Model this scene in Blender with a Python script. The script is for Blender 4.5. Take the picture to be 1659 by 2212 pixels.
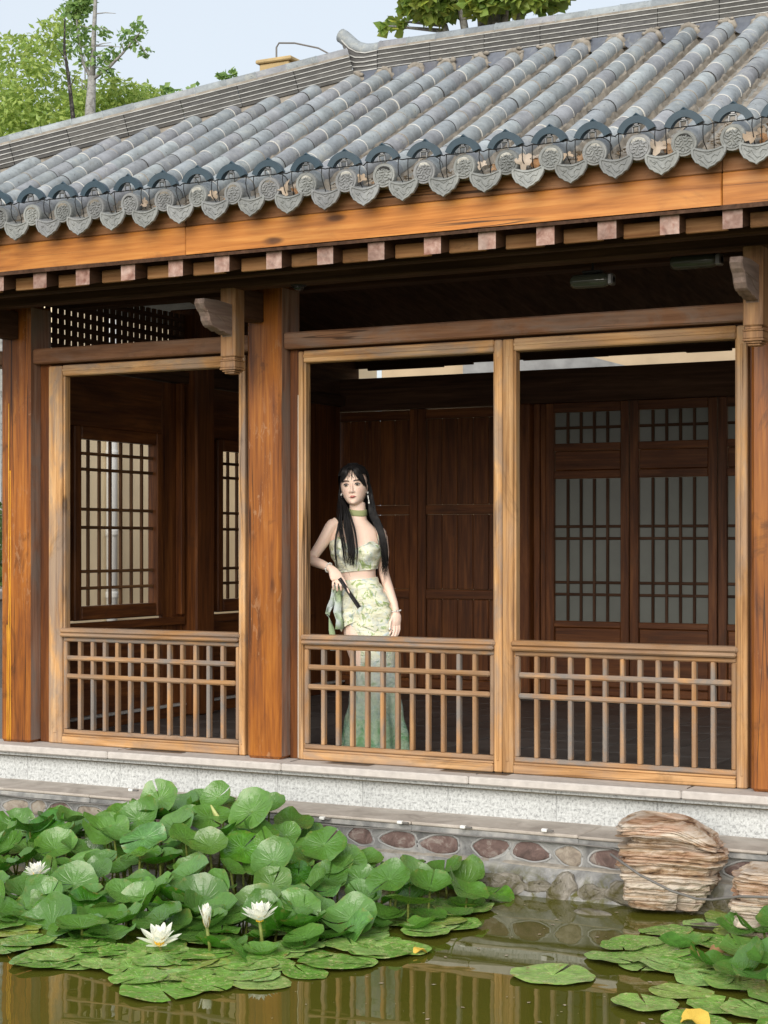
import bpy, bmesh, math, random
from math import sin, cos, pi, radians, sqrt, atan2
from mathutils import Vector, Matrix, noise as mnoise

for o in list(bpy.data.objects):
    bpy.data.objects.remove(o)
SC = bpy.context.scene
COL = SC.collection
rnd = random.Random(7)

# ------------------------------------------------------------------ camera, sky, sun, exposure
YAW = radians(27.61013)
SA, CA = sin(YAW), cos(YAW)
CAMP = Vector((5.0219, -8.2072, 1.18528))
cd = bpy.data.cameras.new('camera')
cd.sensor_fit = 'VERTICAL'
cd.sensor_height = 36.0
cd.lens = 36.0 * 3750.0 / 2212.0
cd.shift_y = 68.0 / 2212.0
cd.clip_start = 0.1
cd.clip_end = 2000.0
cam = bpy.data.objects.new('camera', cd)
COL.objects.link(cam)
cam.location = CAMP
cam.rotation_euler = (radians(90), 0, YAW)
SC.camera = cam

SUN_EL, SUN_AZ = radians(25), radians(169)      # azimuth measured clockwise from +Y
w = bpy.data.worlds.new('World')
SC.world = w
w.use_nodes = True
wt = w.node_tree
for n in list(wt.nodes):
    wt.nodes.remove(n)
wo = wt.nodes.new('ShaderNodeOutputWorld')
wb = wt.nodes.new('ShaderNodeBackground')
sky = wt.nodes.new('ShaderNodeTexSky')
sky.sky_type = 'NISHITA'
sky.sun_disc = False
sky.sun_elevation = SUN_EL
sky.sun_rotation = SUN_AZ
sky.altitude = 50
sky.air_density = 1.3
sky.dust_density = 3.0
sky.ozone_density = 2.0
hz = wt.nodes.new('ShaderNodeMixRGB')             # even veil of thin white cloud over the whole sky
hz.inputs[0].default_value = 0.84
hz.inputs[2].default_value = (3.1, 3.28, 3.5, 1)
wt.links.new(sky.outputs[0], hz.inputs[1])
wt.links.new(hz.outputs[0], wb.inputs[0])
wb.inputs[1].default_value = 0.105
wt.links.new(wb.outputs[0], wo.inputs[0])

sd = bpy.data.lights.new('sun', 'SUN')
sd.energy = 1.5
sd.angle = radians(55)
sd.color = (1.0, 0.95, 0.88)
so = bpy.data.objects.new('sun', sd)
COL.objects.link(so)
sdir = Vector((sin(SUN_AZ) * cos(SUN_EL), cos(SUN_AZ) * cos(SUN_EL), sin(SUN_EL)))
so.rotation_euler = (-sdir).to_track_quat('-Z', 'Y').to_euler()
so.location = sdir * 40

SC.view_settings.view_transform = 'Standard'
SC.view_settings.look = 'None'
SC.view_settings.exposure = 1.3
SC.view_settings.gamma = 1.0
SC.view_settings.use_curve_mapping = False

# ------------------------------------------------------------------ helpers
def ray(x, y):
    """direction of the sight line through pixel (x, y) of the 1659 x 2212 photograph"""
    u = (x - 829.5) / 3750.0
    v = (1174.0 - y) / 3750.0
    return Vector((-SA + u * CA, CA + u * SA, v))
def onY(x, y, Y):
    r = ray(x, y); return CAMP + r * ((Y - CAMP.y) / r.y)
def onZ(x, y, Z):
    r = ray(x, y); return CAMP + r * ((Z - CAMP.z) / r.z)
def onX(x, y, X):
    r = ray(x, y); return CAMP + r * ((X - CAMP.x) / r.x)

def lerp(a, b, t): return a + (b - a) * t
def clamp(x, a=0.0, b=1.0): return max(a, min(b, x))
def sstep(a, b, x):
    t = clamp((x - a) / (b - a)); return t * t * (3 - 2 * t)
def interp(tab, x):
    if x <= tab[0][0]: return tab[0][1:]
    for p, q in zip(tab, tab[1:]):
        if x <= q[0]:
            t = (x - p[0]) / (q[0] - p[0])
            return tuple(lerp(a, b, t) for a, b in zip(p[1:], q[1:]))
    return tab[-1][1:]

class MB:
    """collects shapes and links them as ONE mesh"""
    def __init__(s): s.v = []; s.f = []; s.m = []
    def add(s, vs, fs, m=0, M=None):
        k = len(s.v)
        s.v.extend([tuple(M @ Vector(p)) for p in vs] if M else [tuple(p) for p in vs])
        for f in fs:
            s.f.append(tuple(i + k for i in f)); s.m.append(m)
        return s
    def box(s, x0, x1, y0, y1, z0, z1, b=0.004, m=0, M=None):
        b = min(b, (x1 - x0) * .45, (y1 - y0) * .45, (z1 - z0) * .45)
        V = []; idx = {}
        X, Y, Z = (x0, x1), (y0, y1), (z0, z1)
        for i in (0, 1):
            for j in (0, 1):
                for k in (0, 1):
                    sx, sy, sz = (1, -1)[i], (1, -1)[j], (1, -1)[k]
                    for ax in range(3):
                        p = [X[i] + sx * b, Y[j] + sy * b, Z[k] + sz * b]
                        p[ax] = (X[i], Y[j], Z[k])[ax]
                        idx[i, j, k, ax] = len(V); V.append(p)
        F = []
        for ax in range(3):
            o1, o2 = [a for a in range(3) if a != ax]
            for side in (0, 1):
                q = []
                for (u, v_) in ((0, 0), (1, 0), (1, 1), (0, 1)):
                    c = [0, 0, 0]; c[ax] = side; c[o1] = u; c[o2] = v_
                    q.append(idx[c[0], c[1], c[2], ax])
                flip = (side == 0) ^ (ax == 1)
                F.append(tuple(reversed(q)) if flip else tuple(q))
        for ax in range(3):                       # edges along ax
            o1, o2 = [a for a in range(3) if a != ax]
            for u in (0, 1):
                for v_ in (0, 1):
                    c0 = [0, 0, 0]; c1 = [0, 0, 0]
                    c0[o1] = c1[o1] = u; c0[o2] = c1[o2] = v_; c1[ax] = 1
                    q = [idx[(*c0, o1)], idx[(*c0, o2)], idx[(*c1, o2)], idx[(*c1, o1)]]
                    F.append(tuple(q))
        for i in (0, 1):
            for j in (0, 1):
                for k in (0, 1):
                    F.append((idx[i, j, k, 0], idx[i, j, k, 1], idx[i, j, k, 2]))
        return s.add(V, F, m, M)
    def loft(s, rings, closed=True, caps=True, m=0, M=None):
        n = len(rings[0]); V = [p for r in rings for p in r]; F = []
        for a in range(len(rings) - 1):
            for i in range(n if closed else n - 1):
                j = (i + 1) % n
                F.append((a * n + i, a * n + j, (a + 1) * n + j, (a + 1) * n + i))
        if caps and closed:
            F.append(tuple(range(n - 1, -1, -1)))
            F.append(tuple((len(rings) - 1) * n + i for i in range(n)))
        return s.add(V, F, m, M)
    def tube(s, pts, rad, n=8, m=0, M=None, flat=None):
        pts = [Vector(p) for p in pts]
        if not hasattr(rad, '__len__'): rad = [rad] * len(pts)
        rings = []; up = None
        for i, p in enumerate(pts):
            t = (pts[min(i + 1, len(pts) - 1)] - pts[max(i - 1, 0)])
            t = t.normalized() if t.length > 1e-9 else Vector((0, 0, 1))
            if up is None:
                up = Vector((0, 0, 1)) if abs(t.z) < .9 else Vector((1, 0, 0))
            a = t.cross(up)
            if a.length < 1e-6: a = t.orthogonal()
            a.normalize(); b = a.cross(t).normalized(); up = b
            r = rad[i]
            rings.append([p + a * (cos(2 * pi * k / n) * r * (flat[0] if flat else 1)) + b * (sin(2 * pi * k / n) * r * (flat[1] if flat else 1)) for k in range(n)])
        return s.loft(rings, True, True, m, M)
    def lathe(s, prof, n=16, m=0, M=None):
        rings = [[(r * cos(2 * pi * k / n), r * sin(2 * pi * k / n), z) for k in range(n)] for r, z in prof]
        return s.loft(rings, True, True, m, M)
    def ell(s, c, r, n=12, k=8, m=0, M=None):
        rings = []
        for a in range(k + 1):
            t = -pi / 2 + pi * a / k
            q = max(cos(t), .03)
            rings.append([(c[0] + r[0] * q * cos(2 * pi * i / n), c[1] + r[1] * q * sin(2 * pi * i / n), c[2] + r[2] * sin(t)) for i in range(n)])
        return s.loft(rings, True, True, m, M)
    def mesh(s, name, mats, smooth=False):
        me = bpy.data.meshes.new(name)
        me.from_pydata(s.v, [], s.f)
        mats = mats if isinstance(mats, (list, tuple)) else [mats]
        for q in mats: me.materials.append(q)
        if len(mats) > 1: me.polygons.foreach_set('material_index', s.m)
        bm = bmesh.new(); bm.from_mesh(me)
        bmesh.ops.recalc_face_normals(bm, faces=bm.faces)
        bm.to_mesh(me); bm.free()
        if smooth: me.polygons.foreach_set('use_smooth', [True] * len(me.polygons))
        me.update()
        return me
    def build(s, name, mats, parent=None, smooth=False, loc=None, rot=None):
        return put(name, s.mesh(name, mats, smooth), parent, loc, rot)

def put(name, me, parent=None, loc=None, rot=None, scale=None):
    o = bpy.data.objects.new(name, me)
    COL.objects.link(o)
    if parent is not None: o.parent = parent
    if loc is not None: o.location = loc
    if rot is not None: o.rotation_euler = rot
    if scale is not None: o.scale = scale if hasattr(scale, '__len__') else (scale,) * 3
    return o
def empty(name, loc=(0, 0, 0), rz=0.0, parent=None):
    o = bpy.data.objects.new(name, None); COL.objects.link(o)
    o.empty_display_size = .1
    o.location = loc; o.rotation_euler = (0, 0, rz)
    if parent is not None: o.parent = parent
    return o
def tag(o, label, cat, group=None):
    o['label'] = label; o['category'] = cat
    if group: o['group'] = group
    return o
def struct(o): o['kind'] = 'structure'; return o
def stuff(o): o['kind'] = 'stuff'; return o
def kids(o, table={}): return list(o.children)
def copy_tree(o, parent=None):
    c = o.copy(); COL.objects.link(c); c.parent = parent
    for ch in list(o.children): copy_tree(ch, c)
    return c
ORD = ['first', 'second', 'third', 'fourth', 'fifth', 'sixth', 'seventh', 'eighth', 'ninth', 'tenth', 'eleventh', 'twelfth',
       'thirteenth', 'fourteenth', 'fifteenth', 'sixteenth', 'seventeenth', 'eighteenth', 'nineteenth', 'twentieth',
       'twenty-first', 'twenty-second', 'twenty-third', 'twenty-fourth']

# ------------------------------------------------------------------ materials
class NT:
    def __init__(s, name, rough=.6, spec=.3):
        s.mat = bpy.data.materials.new(name); s.mat.use_nodes = True
        s.t = s.mat.node_tree; s.p = s.t.nodes['Principled BSDF']
        s.p.inputs['Roughness'].default_value = rough
        s.p.inputs['Specular IOR Level'].default_value = spec
    def n(s, kind, **kw):
        q = s.t.nodes.new(kind)
        for k, v in kw.items(): setattr(q, k, v)
        return q
    def link(s, a, b): s.t.links.new(a, b)
    def inp(s, node, key, val):
        if val is None: return
        if hasattr(val, 'is_linked') or hasattr(val, 'links'): s.link(val, node.inputs[key])
        elif isinstance(val, (tuple, list)) and len(val) == 3 and node.inputs[key].type == 'RGBA': node.inputs[key].default_value = (*val, 1)
        else: node.inputs[key].default_value = val
    def obj(s): return s.n('ShaderNodeTexCoord').outputs['Object']
    def rand(s): return s.n('ShaderNodeObjectInfo').outputs['Random']
    def island(s): return s.n('ShaderNodeNewGeometry').outputs['Random Per Island']
    def vadd(s, a, b):
        q = s.n('ShaderNodeVectorMath', operation='ADD'); s.inp(q, 0, a); s.inp(q, 1, b); return q.outputs[0]
    def vscale(s, vec, sc):
        q = s.n('ShaderNodeMapping'); s.inp(q, 'Vector', vec); q.inputs['Scale'].default_value = sc; return q.outputs[0]
    def spread(s, vec, k=37.0):
        """shift the pattern from object to object"""
        q = s.n('ShaderNodeMath', operation='MULTIPLY'); s.inp(q, 0, s.rand()); q.inputs[1].default_value = k
        c = s.n('ShaderNodeCombineXYZ'); 
        for i in range(3): s.link(q.outputs[0], c.inputs[i])
        return s.vadd(vec, c.outputs[0])
    def noise(s, vec, scale=5, detail=4, rough=.55, dist=0):
        q = s.n('ShaderNodeTexNoise'); s.inp(q, 'Vector', vec)
        q.inputs['Scale'].default_value = scale; q.inputs['Detail'].default_value = detail
        q.inputs['Roughness'].default_value = rough; q.inputs['Distortion'].default_value = dist
        return q.outputs['Fac']
    def voro(s, vec, scale=5, feature='F1', out='Distance', rnd_=1.0):
        q = s.n('ShaderNodeTexVoronoi', feature=feature); s.inp(q, 'Vector', vec); q.inputs['Scale'].default_value = scale
        q.inputs['Randomness'].default_value = rnd_
        return q.outputs[out]
    def ramp(s, fac, stops, interp='LINEAR'):
        q = s.n('ShaderNodeValToRGB'); s.inp(q, 0, fac); e = q.color_ramp; e.interpolation = interp
        while len(e.elements) < len(stops): e.elements.new(.5)
        for el, (p, c) in zip(e.elements, stops):
            el.position = p; el.color = (*c, 1) if len(c) == 3 else c
        return q.outputs[0]
    def mix(s, fac, a, b, mode='MIX'):
        q = s.n('ShaderNodeMixRGB', blend_type=mode); s.inp(q, 0, fac); s.inp(q, 1, a); s.inp(q, 2, b); return q.outputs[0]
    def math(s, op, a, b=None, c=None, cl=False):
        q = s.n('ShaderNodeMath', operation=op); q.use_clamp = cl
        s.inp(q, 0, a); s.inp(q, 1, b); s.inp(q, 2, c); return q.outputs[0]
    def mrange(s, v, a, b, c=0.0, d=1.0):
        q = s.n('ShaderNodeMapRange'); s.inp(q, 0, v)
        for i, k in enumerate((a, b, c, d)): q.inputs[i + 1].default_value = k
        return q.outputs[0]
    def bump(s, h, strength=.3, dist=.01, prev=None):
        q = s.n('ShaderNodeBump'); s.inp(q, 'Height', h); q.inputs['Strength'].default_value = strength; q.inputs['Distance'].default_value = dist
        if prev is not None: s.link(prev, q.inputs['Normal'])
        s.link(q.outputs[0], s.p.inputs['Normal']); return q.outputs[0]
    def col(s, c): s.inp(s.p, 'Base Color', c); return s
    def hue(s, colr, val=None, sat=None, h=None):
        q = s.n('ShaderNodeHueSaturation'); s.inp(q, 'Color', colr); s.inp(q, 'Value', val); s.inp(q, 'Saturation', sat); s.inp(q, 'Hue', h)
        return q.outputs[0]

AX = {'x': 0, 'y': 1, 'z': 2}
def wood(name, lo, mid, hi, axis='x', grey=.0, greycol=(.22, .19, .17), knots=.0, rough=.6, spec=.25, bumps=.35, vary=.25, stain=.0, staincol=(.03, .018, .01), fine=46.0, peel=.0, peelcol=(.5, .36, .24), crack=.0):
    t = NT(name, rough, spec)
    v = t.spread(t.obj())
    def sc(al, ac):
        q = [ac] * 3; q[AX[axis]] = al; return q
    g1 = t.noise(t.vscale(v, sc(1.1, 13)), 1.0, 5, .6, 1.1)
    g2 = t.noise(t.vscale(v, sc(2.2, fine)), 1.0, 3, .6, .4)
    f = t.math('ADD', t.math('MULTIPLY', g1, .52), t.math('MULTIPLY', g2, .48))
    c = t.ramp(f, [(.34, lo), (.5, mid), (.64, hi)])
    big = t.noise(t.vscale(v, sc(1.2, 3.0)), 1.0, 3)
    c = t.hue(c, val=t.math('ADD', t.mrange(t.rand(), 0, 1, 1 - vary, 1 + vary * .6), t.mrange(big, .3, .7, -.14, .14)))
    if knots:
        kd = t.voro(t.vscale(v, sc(2.0, 6.5)), 1.0)
        ring = t.ramp(kd, [(.0, (1, 1, 1)), (.085, (.85, .85, .85)), (.15, (.0, .0, .0))])
        keep = t.ramp(t.noise(t.vscale(v, sc(.8, 1.7)), 1.0, 1), [(.55, (0, 0, 0)), (.6, (1, 1, 1))])
        c = t.mix(t.math('MULTIPLY', t.math('MULTIPLY', ring, keep), knots), c, tuple(k * .28 for k in lo))
    if grey:
        gf = t.ramp(t.noise(t.vscale(v, sc(2.4, 7.0)), 1.0, 5, .65, .6), [(.5 - .12 * grey, (0, 0, 0)), (.6, (1, 1, 1))])
        gf = t.math('MULTIPLY', gf, t.math('MULTIPLY', t.mrange(t.rand(), .0, 1, .35, 1.3), grey, cl=True))
        c = t.mix(gf, c, greycol)
    if stain:
        sf = t.ramp(t.noise(t.vscale(v, sc(2.6, 6.0)), 1.0, 6, .7, 1.2), [(.56, (0, 0, 0)), (.68, (1, 1, 1))])
        c = t.mix(t.math('MULTIPLY', sf, stain), c, staincol)
    if peel:
        pf = t.ramp(t.noise(t.vscale(v, sc(9.0, 26.0)), 1.0, 6, .72, 1.5), [(.56, (0, 0, 0)), (.6, (1, 1, 1))])
        reg = t.ramp(t.noise(t.vscale(v, sc(1.4, 2.6)), 1.0, 2), [(.5, (0, 0, 0)), (.62, (1, 1, 1))])
        pfm = t.math('MULTIPLY', t.math('MULTIPLY', pf, reg), peel)
        c = t.mix(pfm, c, peelcol)
    if crack:
        cz = t.math('ABSOLUTE', t.math('SUBTRACT', t.noise(t.vscale(v, sc(.17, 7.5)), 1.0, 3, .5, .25), .5))
        gate = t.ramp(t.noise(t.vscale(v, sc(.9, 2.0)), 1.0, 1), [(.46, (0, 0, 0)), (.52, (1, 1, 1))])
        cf = t.math('MULTIPLY', t.math('MULTIPLY', t.mrange(cz, .0035, .007, 1, 0), gate), crack, cl=True)
        c = t.mix(cf, c, tuple(k * .18 for k in lo))
    t.col(c)
    ck = t.ramp(g2, [(.26, (0, 0, 0)), (.36, (1, 1, 1))])
    h = t.math('ADD', t.math('MULTIPLY', f, .6), t.math('MULTIPLY', ck, .4))
    t.bump(h, bumps, .004)
    t.link(t.mrange(g1, .3, .7, rough + .12, rough - .1), t.p.inputs['Roughness'])
    return t.mat

M = {}
# honey coloured weathered pine of rails and frames
FL, FM, FH = (.24, .12, .048), (.47, .26, .11), (.62, .385, .19)
for a in 'xyz':
    M['frame_' + a] = wood('frame wood ' + a, FL, FM, FH, a, grey=.55, greycol=(.23, .20, .18), knots=.85, crack=.7, rough=.62, stain=.3, vary=.12)
    M['rail_' + a] = wood('rail wood ' + a, FL, (.39, .21, .09), (.53, .315, .155), a, grey=1.0, greycol=(.21, .185, .165), knots=.4, rough=.62, stain=.25, vary=.2)
    M['lintel_' + a] = wood('lintel wood ' + a, (.12, .055, .028), (.21, .10, .052), (.29, .15, .08), a, grey=.35, knots=.8, crack=.7, rough=.65, stain=.35, vary=.1)
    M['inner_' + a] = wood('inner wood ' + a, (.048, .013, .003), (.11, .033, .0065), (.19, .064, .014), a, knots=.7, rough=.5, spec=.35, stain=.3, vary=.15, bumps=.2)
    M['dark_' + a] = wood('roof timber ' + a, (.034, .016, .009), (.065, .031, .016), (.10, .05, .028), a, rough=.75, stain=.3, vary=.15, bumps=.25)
M['lath_y'] = wood('window bar y', (.06, .026, .010), (.12, .055, .022), (.2, .10, .042), 'y', rough=.6)
M['lath_z'] = wood('window bar z', (.06, .026, .010), (.12, .055, .022), (.2, .10, .042), 'z', rough=.6)
M['column'] = wood('varnished column', (.11, .029, .005), (.255, .080, .011), (.38, .138, .022), 'z', knots=.8, crack=.8, rough=.36, spec=.45, stain=.65, staincol=(.055, .018, .005), vary=.08, peel=.6, peelcol=(.37, .20, .10), bumps=.4)
M['post_wood'] = wood('hanging post wood', (.14, .068, .03), (.28, .15, .068), (.38, .225, .11), 'z', grey=.3, knots=.7, rough=.62, stain=.3, vary=.06)
M['column_side'] = wood('weathered column side', (.15, .075, .045), (.27, .15, .10), (.37, .23, .165), 'z', grey=.5, rough=.7, vary=.06)
M['fascia_lo'] = wood('bright fascia pine', (.26, .085, .012), (.44, .16, .027), (.56, .24, .052), 'x', knots=1.0, crack=.9, rough=.45, spec=.4, vary=.1, stain=.3, staincol=(.16, .06, .02), bumps=.25)
M['fascia_hi'] = wood('browned fascia pine', (.20, .085, .035), (.33, .155, .068), (.43, .22, .11), 'x', knots=.8, crack=.9, rough=.55, vary=.1, stain=.5, staincol=(.07, .035, .02))
M['rafter_end'] = wood('weathered end grain', (.18, .09, .068), (.33, .20, .16), (.46, .32, .27), 'y', grey=.4, greycol=(.3, .26, .23), knots=.0, rough=.8, stain=.55, staincol=(.22, .075, .045), vary=.18, fine=30)
M['beam_head'] = wood('grey weathered beam head', (.13, .085, .068), (.24, .165, .135), (.34, .25, .21), 'y', grey=.4, rough=.75, vary=.05, stain=.2)
M['block'] = wood('blocking board', (.17, .075, .028), (.30, .15, .06), (.42, .235, .11), 'x', rough=.65, stain=.5, vary=.25)

def flat(name, c, rough=.6, spec=.3, metal=0.0, nz=.0, scale=30, bump=.0):
    t = NT(name, rough, spec); t.p.inputs['Metallic'].default_value = metal
    if nz:
        f = t.noise(t.spread(t.obj()), scale, 4)
        c2 = t.hue(c if not isinstance(c, tuple) else t.mix(0.0, c, c), val=t.mrange(f, .3, .7, 1 - nz, 1 + nz))
        t.col(c2)
        if bump: t.bump(f, bump, .004)
    else: t.col(c)
    return t.mat

def tile_mat(name, a, b, cc, lich=.5, rough=.62):
    t = NT(name, rough, .35)
    v = t.spread(t.obj(), 91)
    base = t.ramp(t.rand(), [(0, a), (.45, b), (.8, cc), (1, a)])
    n1 = t.noise(v, 9, 6, .65, .4); n2 = t.noise(v, 42, 4, .6)
    c = t.hue(base, val=t.math('ADD', t.mrange(n1, .3, .7, .72, 1.2), t.mrange(n2, .3, .7, -.1, .1)))
    li = t.ramp(t.noise(v, 17, 6, .7, .8), [(.53, (0, 0, 0)), (.64, (1, 1, 1))])
    r2 = t.math('FRACT', t.math('MULTIPLY', t.rand(), 7.31))
    c = t.mix(t.math('MULTIPLY', t.math('MULTIPLY', li, lich), r2), c, (.40, .405, .36))
    r5 = t.math('FRACT', t.math('MULTIPLY', t.rand(), 23.7)); c = t.hue(c, val=t.mrange(r5, 0, 1, .82, 1.12))
    dirt = t.ramp(t.noise(t.spread(t.obj(), 55), 6, 6, .75, .6), [(.55, (0, 0, 0)), (.68, (1, 1, 1))])
    c = t.mix(t.math('MULTIPLY', dirt, .38), c, (.12, .115, .10))
    pit = t.ramp(t.noise(v, 60, 3, .6), [(.28, (0, 0, 0)), (.36, (1, 1, 1))])
    c = t.mix(pit, (.09, .09, .085), c)
    t.col(c)
    t.bump(t.math('ADD', n2, t.math('MULTIPLY', pit, .3)), .25, .003)
    return t.mat
M['tile'] = tile_mat('grey barrel tile', (.245, .272, .292), (.29, .32, .33), (.255, .262, .282), .65)
M['seam'] = flat('lime seam', (.58, .57, .53), .8, nz=.2)
M['seam_dark'] = flat('open seam', (.05, .05, .05), .9)
M['pan'] = tile_mat('grey pan tile', (.22, .22, .205), (.27, .265, .25), (.24, .235, .22), .4)
M['disc'] = tile_mat('moulded eave tile', (.205, .215, .21), (.235, .245, .235), (.215, .22, .225), .25)
M['ridge'] = tile_mat('dark ridge brick', (.075, .074, .07), (.095, .092, .086), (.085, .084, .084), .12, .75)
M['strip'] = flat('pale ridge slip', (.44, .44, .42), .8, nz=.25, scale=14)
M['saddle'] = tile_mat('slate blue saddle tile', (.105, .12, .15), (.12, .135, .165), (.11, .115, .14), .2)
M['mortar'] = flat('lime mortar', (.27, .243, .205), .9, nz=.3, scale=18, bump=.6)
M['lamp'] = flat('slate blue lamp metal', (.030, .055, .075), .45, .4, nz=.12, scale=25)
M['cable'] = flat('black cable', (.012, .012, .013), .55)
M['cable_grey'] = flat('grey cable', (.16, .15, .14), .6)
M['metal'] = flat('dull bright metal', (.22, .22, .22), .35, .5, .8)
M['white_clip'] = flat('white cable clip', (.75, .75, .72), .5)
M['cement'] = flat('grey cement', (.30, .30, .295), .9, nz=.25, scale=7, bump=.4)
M['cream'] = flat('cream plaster', (.84, .70, .48), .9, nz=.07, scale=3)
M['tan'] = flat('tan plaster', (.50, .385, .255), .9, nz=.08, scale=5)
M['tan_top'] = flat('ochre parapet', (.44, .33, .17), .9, nz=.15, scale=5)
M['pipe_white'] = flat('white plastic pipe', (.62, .62, .6), .5)
M['black'] = flat('black lacquer', (.014, .014, .016), .25, .5)
M['yellow_leaf'] = flat('fallen yellow leaf', (.62, .42, .07), .6, nz=.2)
M['stem'] = flat('lily stalk', (.16, .19, .04), .5, nz=.3)
M['pale_pane'] = flat('frosted pane', (.155, .165, .15), .22, .5, nz=.1, scale=3)
M['lime_gap'] = flat('lime caulking', (.62, .58, .5), .9)
# granite plinth with speckle
t = NT('speckled granite', .75, .3); v = t.obj()
s1 = t.noise(v, 62, 3, .65, .35); s2 = t.noise(v, 120, 2, .6)
c = t.ramp(t.math('ADD', t.math('MULTIPLY', s1, .7), t.math('MULTIPLY', s2, .3)), [(.38, (.27, .28, .28)), (.48, (.46, .475, .47)), (.6, (.57, .59, .585))])
t.col(t.hue(c, val=t.mrange(t.noise(t.spread(v), 1.2, 4), .3, .7, .88, 1.1))); t.bump(s1, .25, .003); M['granite'] = t.mat
M['slab'] = flat('pale granite slab', (.50, .465, .43), .7, nz=.12, scale=22, bump=.1)
t = NT('pond coping stone', .85, .2); v = t.spread(t.obj())
n1 = t.noise(v, 5, 7, .65, .7); n2 = t.noise(t.vscale(v, (5, 22, 22)), 1, 5, .6, 1.5)
c = t.ramp(n1, [(.3, (.30, .265, .23)), (.5, (.43, .385, .335)), (.68, (.52, .475, .42))])
c = t.mix(t.ramp(n2, [(.27, (1, 1, 1)), (.33, (0, 0, 0))]), c, (.2, .17, .15)); t.col(c); t.bump(t.math('ADD', n1, n2), .4, .006); M['coping'] = t.mat
t = NT('pond wall cement', .9, .15); v = t.obj()
n1 = t.noise(v, 7, 7, .65, .5); n2 = t.noise(v, 34, 4)
c = t.ramp(n1, [(.36, (.13, .13, .13)), (.5, (.235, .235, .23)), (.64, (.36, .35, .33))])
z = t.n('ShaderNodeSeparateXYZ'); t.link(v, z.inputs[0])
moss = t.math('MULTIPLY', t.mrange(z.outputs[2], -.34, -.44, 0, 1), t.ramp(t.noise(v, 9, 6, .7, 1), [(.45, (0, 0, 0)), (.6, (1, 1, 1))]))
c = t.mix(moss, c, (.10, .095, .03)); t.col(c); t.bump(t.math('ADD', n1, t.math('MULTIPLY', n2, .4)), .5, .01); M['pond_cement'] = t.mat
def stone(name, a, b):
    t = NT(name, .85, .2); v = t.spread(t.obj()); n1 = t.noise(v, 16, 7, .7, .8)
    c = t.ramp(n1, [(.32, a), (.52, b), (.66, tuple(.5 * (x + y) for x, y in zip(b, (.4, .38, .34))))]); t.col(c); t.bump(n1, .5, .006); return t.mat
M['cobble_red'] = stone('maroon cobble', (.085, .060, .054), (.155, .105, .094))
M['cobble_grey'] = stone('grey brown cobble', (.17, .14, .115), (.31, .265, .215))
t = NT('mossy boulder', .9, .2); v = t.spread(t.obj()); n1 = t.noise(v, 9, 7, .7, .8)
c = t.ramp(n1, [(.35, (.085, .075, .03)), (.5, (.17, .155, .12)), (.66, (.30, .275, .24))]); t.col(c); t.bump(n1, .8, .02); M['boulder'] = t.mat
# layered ochre rock
t = NT('layered ochre rock', .85, .2); v = t.obj()
n1 = t.noise(t.vscale(v, (3.4, 3.4, 42)), 1, 7, .7, .7); n2 = t.noise(v, 10, 6, .7)
c = t.ramp(n1, [(.33, (.055, .03, .018)), (.42, (.33, .22, .13)), (.52, (.52, .43, .34)), (.68, (.64, .58, .50))])
red = t.ramp(t.noise(t.vscale(v, (2.5, 2.5, 9)), 1, 4, .6, .5), [(.5, (0, 0, 0)), (.62, (1, 1, 1))])
c = t.mix(t.math('MULTIPLY', red, .6), c, t.ramp(n1, [(.35, (.16, .06, .03)), (.6, (.42, .2, .1))]))
gr = t.ramp(t.noise(v, 4, 5, .6), [(.52, (0, 0, 0)), (.66, (1, 1, 1))]); c = t.mix(t.math('MULTIPLY', gr, .5), c, (.40, .385, .35))
t.col(c); t.bump(t.math('ADD', n1, t.math('MULTIPLY', n2, .5)), .8, .012); M['rock'] = t.mat
# floor tile
t = NT('dark floor tile', .38, .4); v = t.spread(t.obj()); n1 = t.noise(v, 6, 5)
t.col(t.hue(t.ramp(n1, [(.3, (.055, .05, .048)), (.7, (.10, .094, .09))]), val=t.mrange(t.rand(), 0, 1, .85, 1.15))); t.bump(n1, .08, .004); M['floor'] = t.mat
M['grout'] = flat('pale grout', (.2, .19, .18), .9)
t = NT('bare earth', .95, .1); n1 = t.noise(t.obj(), 2, 8); t.col(t.ramp(n1, [(.3, (.10, .085, .06)), (.7, (.19, .17, .12))])); M['earth'] = t.mat
t = NT('pond mud', .95, .1); n1 = t.noise(t.obj(), 2, 8); t.col(t.ramp(n1, [(.3, (.06, .05, .02)), (.7, (.10, .085, .035))])); M['mud'] = t.mat
# pond water: murky olive with a mirror-like surface
t = NT('murky pond water', .015, .5); v = t.obj()
t.p.inputs['IOR'].default_value = 1.333
n1 = t.noise(v, .8, 3); t.col(t.ramp(n1, [(.3, (.075, .076, .009)), (.7, (.095, .094, .013))]))
w1 = t.noise(t.vscale(v, (1.0, 1.6, 1)), 2.6, 2, .5); t.bump(w1, .05, .02); M['water'] = t.mat
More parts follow.
